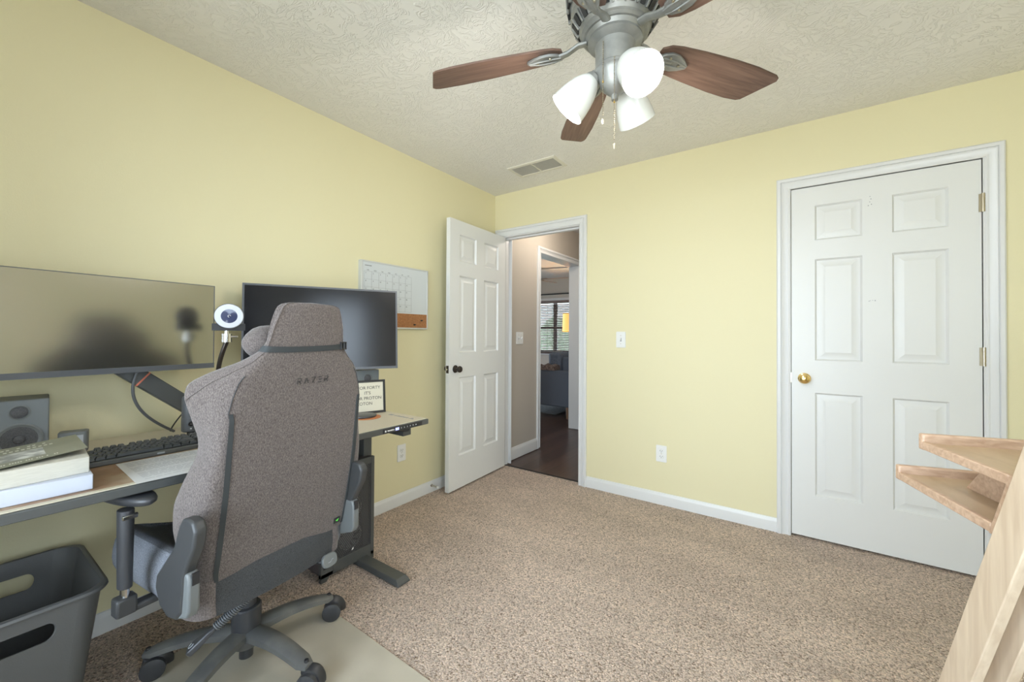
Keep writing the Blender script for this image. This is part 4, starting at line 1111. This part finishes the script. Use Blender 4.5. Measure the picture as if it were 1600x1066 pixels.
# ------------------------------------------------------------------ vinyl chair mat
cmo = G()
outline = [(-1.735, .40), (-1.80, .44), (-1.86, .52), (-1.87, .60), (-1.84, .68), (-1.79, .80), (-1.76, .91), (-1.73, .965), (-1.68, .985), (-1.40, .985), (-.78, .975), (-.70, .93), (-.68, .80), (-.68, .06), (-.72, -.02), (-.80, -.06), (-1.70, -.06), (-1.735, .0)]
cmo.prism(outline[::-1], .003, .0055)
o = out('chair_mat', cmo, 'vinyl', smooth=False)
tag(o, 'clear beige vinyl floor mat under the chair on the carpet', 'chair mat')

# ------------------------------------------------------------------ desk chair
HUB = Vector((-1.605, .657, 0)); CH = radians(97)
ch = thing('desk_chair', 'grey fabric high-back gaming chair seen from behind at the desk', 'chair', HUB, CH)
XO = -.028      # the seat sits a touch to one side of the column
# --- star base
A0 = [radians(a - 97) for a in (12, 84, 156, 228, 300)]
g = G()
g.lathe([(0, .075), (.044, .075), (.050, .085), (.052, .10), (.050, .118), (.044, .134), (0, .138)], 32)
for a in A0:
    L = []
    for t_ in range(11):
        q = t_ / 10; rr = .02 + .288 * q; zt = .138 - .038 * q ** 1.6 + .012 * sin(pi * q); hw = .033 - .008 * q; th = .034 - .012 * q
        if t_ == 10: hw *= .6; th *= .75
        c, s_ = cos(a), sin(a)
        sec = [(-hw, zt - th), (-hw, zt - th * .35), (-hw * .72, zt - .004), (0, zt), (hw * .72, zt - .004), (hw, zt - th * .35), (hw, zt - th), (hw * .5, zt - th * .85), (-hw * .5, zt - th * .85)]
        L.append([(rr * c - u * s_, rr * s_ + u * c, z) for u, z in sec])
    g.loft(L)
out('star_base', g, 'dust', ch, sharp=50)
swiv = (20, -35, 60, 200, 110)
for a, sw in zip(A0, swiv):
    px, py_ = .296 * cos(a), .296 * sin(a); T = TR((px, py_, .0066)) @ RZ(a + radians(sw)) @ Matrix.Scale(1.15, 4)
    cs = out('caster', G().box(-.004, .030, -.006, .006, .030, .060, T).lathe([(0, .058), (.012, .058), (.014, .066), (.010, .070), (.006, .088), (0, .088)], 16, T).tube([T @ Vector((.012 + .034 * cos(t_), 0, .031 + .034 * sin(t_))) for t_ in [radians(q) for q in range(-10, 131, 14)]], .0085, 8, flat=(1, 2.0)), 'black', ch, bevel=.001)
    for sd in (-1, 1):
        Tw = T @ TR((.012, sd * .0175, .030)) @ RX(radians(90))
        out('wheel', G().lathe([(0, -.009), (.022, -.0095), (.026, -.008), (.0305, -.007), (.0305, .007), (.026, .008), (.022, .0095), (0, .009)], 32, Tw), 'blacks', cs)
out('gas_cylinder', G().lathe([(0, .03), (.022, .03), (.022, .08), (.046, .105), (.046, .108), (.046, .205), (.042, .210), (.030, .212), (.030, .245), (.026, .247), (.018, .25), (.018, .36), (0, .36)], 32), 'blacks', ch)
g = G().box(-.10 + XO, .10 + XO, -.13, .10, .330, .372); g.box(-.06 + XO, .06 + XO, -.06, .06, .312, .335)
out('tilt_mechanism', g, 'black', ch, bevel=.006)
# --- levers
g = G().tube([(-.06 + XO, -.06, .325), (-.12, -.12, .315), (-.16, -.155, .285)], .008, 10)
lv = out('tilt_lever', g, 'black', ch)
c0, c1 = Vector((-.100, -.215, .372)), Vector((-.180, -.165, .300)); dd = (c1 - c0); dn = dd.normalized(); aa_ = dn.cross(Vector((0, 0, 1))).normalized(); bb_ = dn.cross(aa_)
pts = [c0 + dd * (k / 240) + aa_ * .0115 * cos(k * 2 * pi / 12) + bb_ * .0115 * sin(k * 2 * pi / 12) for k in range(241)]
out('coil', G().tube(pts, .0026, 6), 'dgrey', lv)
e0 = c1; e1 = c1 + dn * .085; g = G()
L = []
for t_, w_, h_ in ((0, .008, .006), (.3, .012, .008), (.6, .018, .009), (.9, .021, .009), (1, .014, .006)):
    p = e0.lerp(e1, t_); L.append([p + aa_ * w_ + bb_ * h_, p - aa_ * w_ + bb_ * h_, p - aa_ * w_ - bb_ * h_, p + aa_ * w_ - bb_ * h_])
g.loft(L); out('lever_paddle', g, 'blacks', lv, bevel=.004)
out('lever_mark', G().tube([e0.lerp(e1, .78) - bb_ * .0098 + aa_ * .008 * cos(t_) + dn * .008 * sin(t_) for t_ in [k * pi / 6 for k in range(9)]], .0012, 6), 'lgrey', lv)
g = G().tube([(.09 + XO, -.20, .395), (.13 + XO, -.285, .385)], .010, 10); out('height_lever', g, 'black', ch)
T = basis((.145 + XO, -.285, .386), (1, 0, 0), (0, .3, .95), (0, -.95, .3))
hp = out('lever_handle', G().prism(rbox(.058, .044, 0, .018), -.006, .006, T), 'grey', ch, bevel=.003)
out('lever_glyph', G().tube([T @ Vector((-.01, -.006, .0065)), T @ Vector((.0, -.006, .0065)), T @ Vector((.006, 0, .0065)), T @ Vector((.012, 0, .0065))], .001, 6), 'lgrey', hp)

# --- seat cushion
def seat_sec(y, s=1.0, zsh=0):
    hw = .250 * s
    XO = -.042; pts = [(-hw + .03, .392), (-hw + .004, .415), (-hw - .006, .455), (-hw + .002, .515), (-hw + .022, .548), (-hw + .052, .545), (-hw + .085, .512), (-.10, .498), (0, .494),
           (.10, .498), (hw - .085, .512), (hw - .052, .545), (hw - .022, .548), (hw - .002, .515), (hw + .006, .455), (hw - .004, .415), (hw - .03, .392), (0, .386)]
    zc = .44
    return [(x + XO, y, zc + (z - zc) * (1 if s == 1 else s ** .5) + zsh) for x, z in pts]
L = [seat_sec(-.262, .90), seat_sec(-.25, .965), seat_sec(-.20), seat_sec(-.05, 1.0), seat_sec(.12, 1.0), seat_sec(.22, .99, -.002), seat_sec(.262, .95, -.008), seat_sec(.275, .85, -.012)]
out('seat', G().loft(L), 'fabric3', ch, sharp=60, subsurf=1)
# fabric rear band of the seat
XO = -.046
g = G(); L = []
for k in range(13):
    x = -.188 + .376 * k / 12; yb = -.286 + .018 * (x / .188) ** 2
    L.append([(x + XO, yb + .03, .388), (x + XO, yb, .396), (x + XO, yb - .004, .44), (x + XO, yb, .505), (x + XO, yb + .03, .520)])
g.loft(L); out('seat_rear_panel', g, 'fabric2', ch, sharp=60)
for sd in (-1, 1):
    g = G(); L = []
    for k in range(7):
        t_ = k / 6; x = sd * (.189 + .058 * sin(t_ * pi / 2)); yy = -.268 + .085 * t_ ** 1.6
        L.append([(x + XO - sd * .03, yy + .02, .404), (x + XO, yy - .004, .398 + .02 * t_ ** 3), (x + XO + sd * .002, yy - .008, .44), (x + XO, yy - .002, .525), (x + XO - sd * .03, yy + .025, .535)])
    g.loft(L); out('seat_side_panel', g, 'fabric', ch, sharp=60)

XO = -.028
# --- backrest
KZ = [ # z, wing half width, rear corner half width, wing depth, thickness
 (.470, .175, .172, .008, .050), (.480, .222, .212, .030, .070), (.505, .246, .232, .060, .085), (.560, .268, .246, .095, .095), (.650, .284, .256, .120, .10),
 (.720, .284, .259, .128, .10), (.780, .266, .255, .125, .10), (.850, .240, .240, .115, .095), (.890, .242, .236, .115, .09), (.950, .262, .232, .122, .09),
 (1.005, .280, .220, .128, .085), (1.045, .276, .205, .120, .08), (1.075, .232, .182, .092, .075), (1.100, .178, .155, .060, .072), (1.130, .138, .130, .036, .070),
 (1.160, .127, .122, .026, .070), (1.200, .120, .115, .022, .068), (1.235, .108, .103, .018, .062), (1.260, .099, .094, .014, .050), (1.274, .082, .078, .010, .030)]
def kz(z):
    for a, b2 in zip(KZ, KZ[1:]):
        if z <= b2[0]:
            t_ = (z - a[0]) / (b2[0] - a[0]); t_ = max(0, t_); return [a[i] + (b2[i] - a[i]) * t_ for i in range(5)]
    return list(KZ[-1])
def ycen(z): return -.272 - .155 * (z - .45) - .012 * sin(pi * min(1, max(0, (z - .45) / .6)))
def back_pt(t_, z):
    """t in [-1,1] across the rear surface"""
    _, wt, wr, dp, th = kz(z); a = abs(t_); sg = 1 if t_ >= 0 else -1
    q = .68
    if a <= q:
        u = a / q; x = wr * (1 - .10) * u; y = .010 * u ** 2.5
    else:
        u = (a - q) / (1 - q)
        p0 = Vector((wr * .9, .010)); p1 = Vector((wr * 1.01, .014)); p2 = Vector((wr * 1.02 + (wt - wr) * .2, dp * .35)); p3 = Vector((wt, dp))
        v = p0 * (1 - u) ** 3 + p1 * 3 * u * (1 - u) ** 2 + p2 * 3 * u * u * (1 - u) + p3 * u ** 3; x, y = v.x, v.y
    return Vector((sg * x + XO, ycen(z) + y, z))
NT = 28; loops = []
zs = sorted(set([k[0] for k in KZ] + [.60, .685, .75, .815, .92, .98, 1.025, 1.06, 1.0875, 1.115, 1.145, 1.18, 1.22]))
for z in zs:
    _, wt, wr, dp, th = kz(z); rear = [back_pt(-1 + 2 * k / NT, z) for k in range(NT + 1)]; front = []
    for k in range(NT + 1):
        p = rear[k]; d_ = (rear[min(k + 1, NT)] - rear[max(k - 1, 0)]); nrm = Vector((-d_.y, d_.x, 0)).normalized()
        tt = -1 + 2 * k / NT; T_ = th * (.30 + .70 * sqrt(max(0, 1 - abs(tt) ** 6))) * (1 - .30 * abs(tt))
        front.append(p + nrm * T_)
    loops.append(rear + front[::-1])
out('backrest', G().loft(loops), 'fabric', ch, sharp=80, subsurf=1)
# charcoal front cushion of the backrest
L = []
for z in zs:
    if z < .50 or z > 1.13: continue
    i_ = zs.index(z); fr_ = loops[i_][NT + 1:][::-1]; rr_ = loops[i_][:NT + 1]
    sel = range(3, NT - 2)
    o1 = [fr_[k] + (fr_[k] - rr_[k]).normalized() * .004 for k in sel]; o2 = [fr_[k] - (fr_[k] - rr_[k]).normalized() * .006 for k in sel]
    L.append(o1 + o2[::-1])
out('front_cushion', G().loft(L), 'fabric2', ch, sharp=80)
# dark trim strips on the back
for sd in (-1, 1):
    L = []; 
    for k in range(25):
        z = .492 + (.962 - .492) * k / 24
        _, wt, wr, dp, th = kz(z); tx = .2085 / (wr * .9) * .68 if .2085 < wr * .9 else .70
        tx = min(tx, .74)
        a_ = back_pt(sd * (tx - .018), z); b_ = back_pt(sd * (tx + .024), z); off = Vector((sd * .0015, -.0022, 0))
        L.append([a_ + off, b_ + off, b_ - off, a_ - off])
    g = G().loft(L); out('trim_strip', g, 'strap', ch, sharp=60)
    # fine seam from the strip to the shoulder
    pts = [back_pt(sd * .73, .962 + .10 * k / 10) + Vector((0, -.0006, 0)) for k in range(11)]
    out('seam', G().tube(pts, .0012, 6), 'fabric2', ch)
    pts = []
    for k in range(26):
        z = 1.00 + .245 * k / 25; q = .90 if z > 1.12 else .93 - .03 * (z - 1) / .12
        tq = .84 if z > 1.10 else .84 + .145 * (1.10 - z) / .10
        pts.append(back_pt(sd * tq, z) + Vector((0, -.0008, 0)))
    out('piping', G().tube(pts, .0014, 6), M['fabric'], ch)
# bottom seam shadow strip omitted; headrest strap
g = G(); L = []
for k in range(29):
    t_ = -1.0 + 2.0 * k / 28; z = 1.138 - .006 * (1 - t_ * t_) + .002 * t_
    a_ = back_pt(t_, z + .0085) + Vector((0, -.0030, 0)); b_ = back_pt(t_, z - .0085) + Vector((0, -.0030, 0)); c_ = Vector((0, .0024, 0))
    L.append([a_, b_, b_ + c_, a_ + c_])
stp = out('headrest_strap', G().loft(L), 'strap', ch, sharp=60)
p = back_pt(.80, 1.139) + Vector((-.002, -.006, 0)); g = G()
g.box(-.013, .013, -.003, .003, .009, .013, TR(p) @ RZ(.25)); g.box(-.013, .013, -.003, .003, -.013, -.009, TR(p) @ RZ(.25))
g.box(-.014, -.010, -.003, .003, -.013, .013, TR(p) @ RZ(.25)); g.box(.010, .014, -.003, .003, -.013, .013, TR(p) @ RZ(.25)); g.box(-.002, .002, -.003, .003, -.011, .011, TR(p) @ RZ(.25))
out('buckle', g, 'black', stp, bevel=.001)
# head cushion on the front
L = []
for k in range(9):
    t_ = -1 + 2 * k / 8; s_ = (max(.03, 1 - abs(t_) ** 8)) ** .5; x = .148 * t_
    L.append([(x + XO, ycen(1.16) + .110 + .050 * s_ * cos(a), 1.150 + .056 * s_ * sin(a)) for a in [2 * pi * q / 14 for q in range(14)]])
out('head_cushion', G().loft(L), 'fabric', ch, sharp=80, subsurf=1)
# woven name and tag
T = basis(back_pt(.0, 1.034) + Vector((.018, -.0030, 0)), (1, 0, 0), (0, -.155, .988), (0, -.988, -.155))
g = G(); wl_ = .0023; hh = .0088
def stroke(p, q): 
    p = Vector((*p, 0)); q = Vector((*q, 0)); d_ = (q - p).normalized(); n_ = Vector((-d_.y, d_.x, 0)) * wl_ / 2
    g.add([p + n_, p - n_, q - n_, q + n_] + [v + Vector((0, 0, .0006)) for v in (p + n_, p - n_, q - n_, q + n_)], [(0, 1, 2, 3), (4, 7, 6, 5), (0, 4, 5, 1), (1, 5, 6, 2), (2, 6, 7, 3), (3, 7, 4, 0)], T)
def glyph(ch_, x):
    w_ = .0125
    if ch_ == 'R':
        stroke((x, -hh), (x, hh * .35)); stroke((x - .001, hh), (x + w_ * .8, hh)); stroke((x + w_ * .85, hh), (x + w_ * .85, 0)); stroke((x + w_ * .8, -hh * .05), (x + .003, -hh * .05)); stroke((x + w_ * .45, -hh * .15), (x + w_, -hh))
    if ch_ == 'A': stroke((x, -hh), (x + w_ / 2, hh)); stroke((x + w_ / 2, hh), (x + w_, -hh))
    if ch_ == 'Z': stroke((x, hh), (x + w_, hh)); stroke((x + w_, hh), (x + .004, -hh))
    if ch_ == 'E':
        for yy in (-hh, 0, hh): stroke((x + (.0 if yy else .001), yy), (x + w_, yy))
for k, c_ in enumerate('RAZER'): glyph(c_, -.0545 + k * .0235)
out('name_mark', g, 'ink', ch, smooth=False)
T = basis(back_pt(.60, .512) + Vector((-.008, -.0030, 0)), (1, 0, 0), (0, -.155, .988), (0, -.988, -.155))
tg = out('fabric_tag', G().box(-.0125, .0125, -.0095, .0095, 0, .0015, T), 'black', ch, smooth=False)
out('tag_mark', G().prism([(-.007, 0), (.002, -.005), (.007, .005), (.0, .003)], .0014, .0019, T), 'green', tg, smooth=False)

# --- recline brackets
BR = [(-.330, .716), (-.355, .712), (-.368, .690), (-.360, .650), (-.330, .600), (-.312, .565), (-.308, .520), (-.302, .470), (-.275, .446), (-.235, .440), (-.190, .458), (-.165, .500), (-.172, .535), (-.215, .580), (-.262, .630), (-.288, .690), (-.305, .712)]
for sd in (-1, 1):
    x0 = (-.304 if sd < 0 else .186); T = basis((x0, 0, 0), (0, 1, 0), (0, 0, 1), (sd, 0, 0))
    b = out('recline_bracket', G().prism(BR, -.004, .026, T), 'chairplastic', ch, bevel=.007, seg=3)
    cvp = [(-.322, .575), (-.330, .560), (-.330, .480), (-.318, .462), (-.262, .442), (-.240, .460), (-.240, .560), (-.262, .578)]
    out('bracket_cover', G().prism(cvp, -.006, .022, T), 'grey', b, bevel=.006, seg=3)
    out('bracket_slot', G().box(-.333, -.328, .545, .575, -.002, .014, T), 'black', b, smooth=False)

# --- armrests
for sd in (-1, 1):
    ax = sd * .352; ay = -.050
    ar_ = out('armrest_post', G().tube([(ax, ay, .478), (ax, ay, .692)], [.021, .024], 20, flat=(1.0, .75)), 'blacks', ch, bevel=.002)
    out('post_core', G().tube([(ax, ay, .43), (ax, ay, .50)], .016, 16, flat=(1, .6)), 'chrome', ar_)
    g = G().box(ax - .023, ax + .023, ay - .020, ay + .020, .405, .455); g.box(min(ax, ax - sd * .12), max(ax, ax - sd * .12), ay - .017, ay + .017, .405, .425)
    out('armrest_bracket', g, 'chairplastic', ar_, bevel=.006)
    g = G().box(min(ax - sd * .10, sd * .12), max(ax - sd * .10, sd * .12), ay - .012, ay + .012, .395, .416); out('armrest_bar', g, 'chairplastic', ar_, bevel=.003)
    out('height_button', G().box(-.016, .016, -.004, .004, -.006, .006, TR((ax, ay - .028, .678)) @ RX(.3)), 'chrome', ar_, bevel=.001)
    L = []; T = TR((ax - sd * .016, ay + .092, .022)) @ RZ(sd * -.10)
    for zz, s_ in ((.672, .40), (.675, .72), (.681, .90), (.690, .99), (.697, 1.0), (.702, .97), (.704, .90)):
        L.append([T @ Vector((.040 * s_ * cos(a) * (1 + .0),   .165 * s_ * (abs(sin(a)) ** .75) * (1 if sin(a) >= 0 else -1), zz)) for a in [2 * pi * q / 32 for q in range(32)]])
    out('arm_pad', G().loft(L), 'blacks', ch, sharp=50)

# ------------------------------------------------------------------ easel with two ledges (front right)
F0 = Vector((Fv.x, Fv.y, 0)).normalized(); R0 = Vector((F0.y, -F0.x, 0))
def camdir(a): a = radians(a); return F0 * cos(a) + R0 * sin(a)
sv = camdir(19); ev = camdir(109); lean = radians(21.0); mv = (Vector((0, 0, 1)) * cos(lean) - sv * sin(lean))
nrm_b = ev.cross(mv).normalized()
# front-left edge of the first leg passes this point (lies on the edge near the tray)
PA = Vector((.308, 1.121, .855))
def at_z(P_, z): return P_ + mv * ((z - P_.z) / mv.z)
es = thing('wooden_easel', 'light beech wooden easel with two ledges standing at the right', 'easel', at_z(PA, 0).to_tuple())
# back-face normal of leg (towards the camera)
bn_ = -(sv * cos(lean) + Vector((0, 0, 1)) * sin(lean)); bn_.normalize()
Tl = basis(PA, ev, mv, bn_)
zlo = -(PA.z) / mv.z + .002; zhi = .85
def leg(x0, w, d):
    g = G(); L = []
    for yy in (zlo + .03, zhi): L.append([(x0, yy, 0), (x0 + w, yy, 0), (x0 + w, yy, d), (x0, yy, d)])
    g.loft(L, T=Tl); return g
out('leg', leg(0, .018, .065), 'beech', es, bevel=.002, world=True)
out('leg', leg(.048, .018, .065), 'beech', es, bevel=.002, world=True)
out('rail', G().box(-.02, .30, -.78, -.72, -.022, -.001, Tl), 'beech', es, bevel=.002, world=True)
out('foot_rail', G().loft([[at_z(PA, .02) + ev * a + bn_ * 0 + sv * b2 + Vector((0, 0, c_)) for b2, c_ in ((-.30, -.02), (.32, -.02), (.32, .02), (-.30, .02))] for a in (-.03, -.002)]), 'beech', es, bevel=.003, world=True)
# ledges: near end at ev=x0; shelf runs along sv; built in frame (ev, sv, z) at the point where the ledge board meets the leg
PC = Vector((.331, 1.160, .917))
Tt = basis(PC, ev, sv, (0, 0, 1)); LW = .46; tk = .014
def mz(zd): return -tan_l * zd
tan_l = math.tan(lean)
b1, b2_ = .0, -.118
out('ledge_board', G().loft([[(a, tan_l * (-z) - .018 + dy, z) for dy, z in ((0, .004), (.018, .004), (.018, b2_ - .008), (0, b2_ - .008))] for a in (0, LW)], T=Tt), 'beechend', es, bevel=.002, world=True)
def shelf(z, y0, ln, nm):
    s_ = out(nm, G().box(0.002, LW, y0, y0 + ln, z - tk, z, Tt), 'beechtop', es, bevel=.0015, world=True)
    out('lip', G().box(0, LW, y0 + ln - .002, y0 + ln + .016, z - tk - .004, z + .022, Tt), 'beechend', s_, bevel=.004, world=True)
    out('end_strip', G().box(-.0, .012, y0, y0 + ln, z - tk - .002, z + .004, Tt), 'beechend', s_, bevel=.002, world=True)
shelf(.0, .0, .255, 'upper_ledge')
shelf(b2_ + .010, tan_l * .11, .315, 'lower_ledge')
g = G(); g.loft([[(a, y, z) for y, z in ((tan_l * .11, b2_ + .010), (.285, b2_ + .010), (.205, -tk), (.0, -tk))] for a in (.10, .112)], T=Tt)
out('divider', g, 'beechend', es, bevel=.001, world=True)

# ------------------------------------------------------------------ living room seen through the doorways
sf = thing('sofa', 'blue-grey fabric sofa in the far room seen through the doorways', 'sofa', (-3.1, 5.7, 0))
out('arm', G().box(-3.55, -2.56, 5.10, 5.26, .155, .665), 'sofa', sf, bevel=.02, seg=3, world=True)
out('arm', G().box(-3.55, -2.56, 6.84, 7.0, .155, .665), 'sofa', sf, bevel=.02, seg=3, world=True)
out('backrest', G().box(-2.78, -2.56, 5.26, 6.84, .155, .86), 'sofa', sf, bevel=.04, seg=3, world=True)
out('seat_base', G().box(-3.52, -2.78, 5.26, 6.84, .155, .34), 'sofa', sf, bevel=.02, world=True)
for k in range(2): out('seat_cushion', G().box(-3.55, -2.80, 5.27 + k * .785, 6.04 + k * .785, .342, .50), 'sofa', sf, bevel=.035, seg=3, world=True)
for k in range(2): out('back_cushion', G().box(-3.0, -2.79, 5.25 + k * .795, 6.03 + k * .795, .505, .92), 'sofa', sf, bevel=.05, seg=3, world=True)
for x, y in ((-2.61, 5.13), (-3.50, 5.13), (-2.61, 6.95), (-3.50, 6.95)): out('leg', G().cyl((x, y, -.006), (x, y, .157), .016, .024, n=14), 'walnut', sf, world=True)
th = G(); L = []
for k in range(17):
    x = -3.42 + .62 * k / 16; zt = .70 + .035 * (noise.noise(Vector((x * 9, 0, 2))) + .35) + (.02 if k in (4, 9, 12) else 0)
    L.append([(x, 5.09, .667), (x, 5.10, zt), (x, 5.18, zt + .03), (x, 5.26, zt + .01), (x, 5.28, .667)])
th.loft(L); o = out('throw_blanket', th, 'throw', sharp=60); tag(o, 'folded brown patterned throw blanket lying on the sofa arm', 'blanket')
o = out('area_rug', G().box(-6.2, -2.9, 5.30, 6.88, -.0055, .004), 'rug', smooth=False); tag(o, 'grey rug on the dark wood floor under the sofa', 'rug')

# blinds and rod
bl = thing('window_blind', 'brown slatted wooden blind over the far room window', 'blind', ((LW0 + LW1) / 2, 7.97, LZ1))
g = G(); n_ = 29
for k in range(n_):
    z = LZ0 + .03 + k * (LZ1 - LZ0 - .08) / n_
    g.box(LW0 + .01, LW1 - .01, -.024, .024, -.0015, .0015, TR((0, 7.965, z)) @ RX(radians(-34)))
out('slats', g, 'blind', bl, world=True, smooth=False)
out('head_rail', G().box(LW0, LW1, 7.93, 7.995, LZ1 - .045, LZ1 + .01), 'blind', bl, world=True, bevel=.002)
out('bottom_rail', G().box(LW0, LW1, 7.945, 7.985, LZ0 - .01, LZ0 + .02), 'blind', bl, world=True, bevel=.002)
g = G()
for x in (LW0 + .12, -4.92, -4.55, -4.42, -4.0, LW1 - .1): g.cyl((x, 7.94, LZ0), (x, 7.94, LZ1), .003, n=6)
out('cord', g, 'blind', bl, world=True)
o = thing('curtain_rod', 'thin black curtain rod above the far room window', 'curtain rod', ((LW0 + LW1) / 2, 7.92, 2.09))
out('pole', G().cyl((LW0 - .3, 7.93, 2.085), (LW1 + .3, 7.93, 2.085), .014, n=14), 'rod', o, world=True)
for x in (LW0 - .28, LW1 + .28): out('holder', G().cyl((x, 7.93, 2.085), (x, 8.0, 2.085), .008, n=10), 'rod', o, world=True)

# floor lamp
fl = thing('floor_lamp', 'floor lamp with a glowing amber drum shade in the far room', 'lamp', (-3.30, 6.55, -.006))
out('base', G().lathe([(0, 0), (.13, 0), (.13, .015), (.02, .025), (0, .025)], 28), 'black', fl)
out('pole', G().cyl((0, 0, .02), (0, 0, 1.30), .010, n=12), 'black', fl)
out('lamp_shade', G().lathe([(.125, 1.245), (.115, 1.565), (.113, 1.565), (.123, 1.245)], 36), 'shade', fl)
l = bpy.data.lights.new('living_lamp', 'POINT'); l.energy = LIV_W; l.color = (1, .72, .42); l.shadow_soft_size = .05
lo = bpy.data.objects.new('living_lamp', l); COL.objects.link(lo); lo.parent = fl; lo.location = (0, 0, 1.42)

# far room ceiling fan (only a blade tip shows) and hall ceiling light
fn = thing('ceiling_fan', 'brown ceiling fan in the far room, only a blade tip in view', 'ceiling fan', (-4.05, 6.6, H))
out('motor_housing', G().lathe([(0, 0), (.07, 0), (.07, -.05), (.11, -.10), (.11, -.20), (.05, -.25), (0, -.25)], 32), 'bronze', fn)
for k in range(5):
    a = radians(10 + 72 * k); out('blade', G().prism([(.16, -.05), (.62, -.065), (.65, -.04), (.65, .04), (.62, .065), (.16, .05)], -.006, 0, RZ(a) @ TR((0, 0, -.2)) @ RX(radians(10))), 'walnut', fn, bevel=.001)
    out('blade_arm', G().box(.10, .24, -.02, .02, -.006, 0, RZ(a) @ TR((0, 0, -.195))), 'bronze', fn, smooth=False)
hl = thing('ceiling_light', 'round white dome light on the hallway ceiling', 'ceiling light', (-1.72, 3.55, H))
out('base', G().lathe([(0, 0), (.15, 0), (.15, -.02), (0, -.02)], 32), 'plate', hl)
out('dome', G().lathe([(.14, -.02), (.13, -.05), (.09, -.075), (0, -.085)], 32), mat('lit_dome', (.9, .9, .88), .4, emit=(1, .93, .84), es=3.0), hl)
l = bpy.data.lights.new('hall_lamp', 'POINT'); l.energy = HALL_W; l.color = (1, .90, .80); l.shadow_soft_size = .08
lo = bpy.data.objects.new('hall_lamp', l); COL.objects.link(lo); lo.parent = hl; lo.location = (0, 0, -.17)
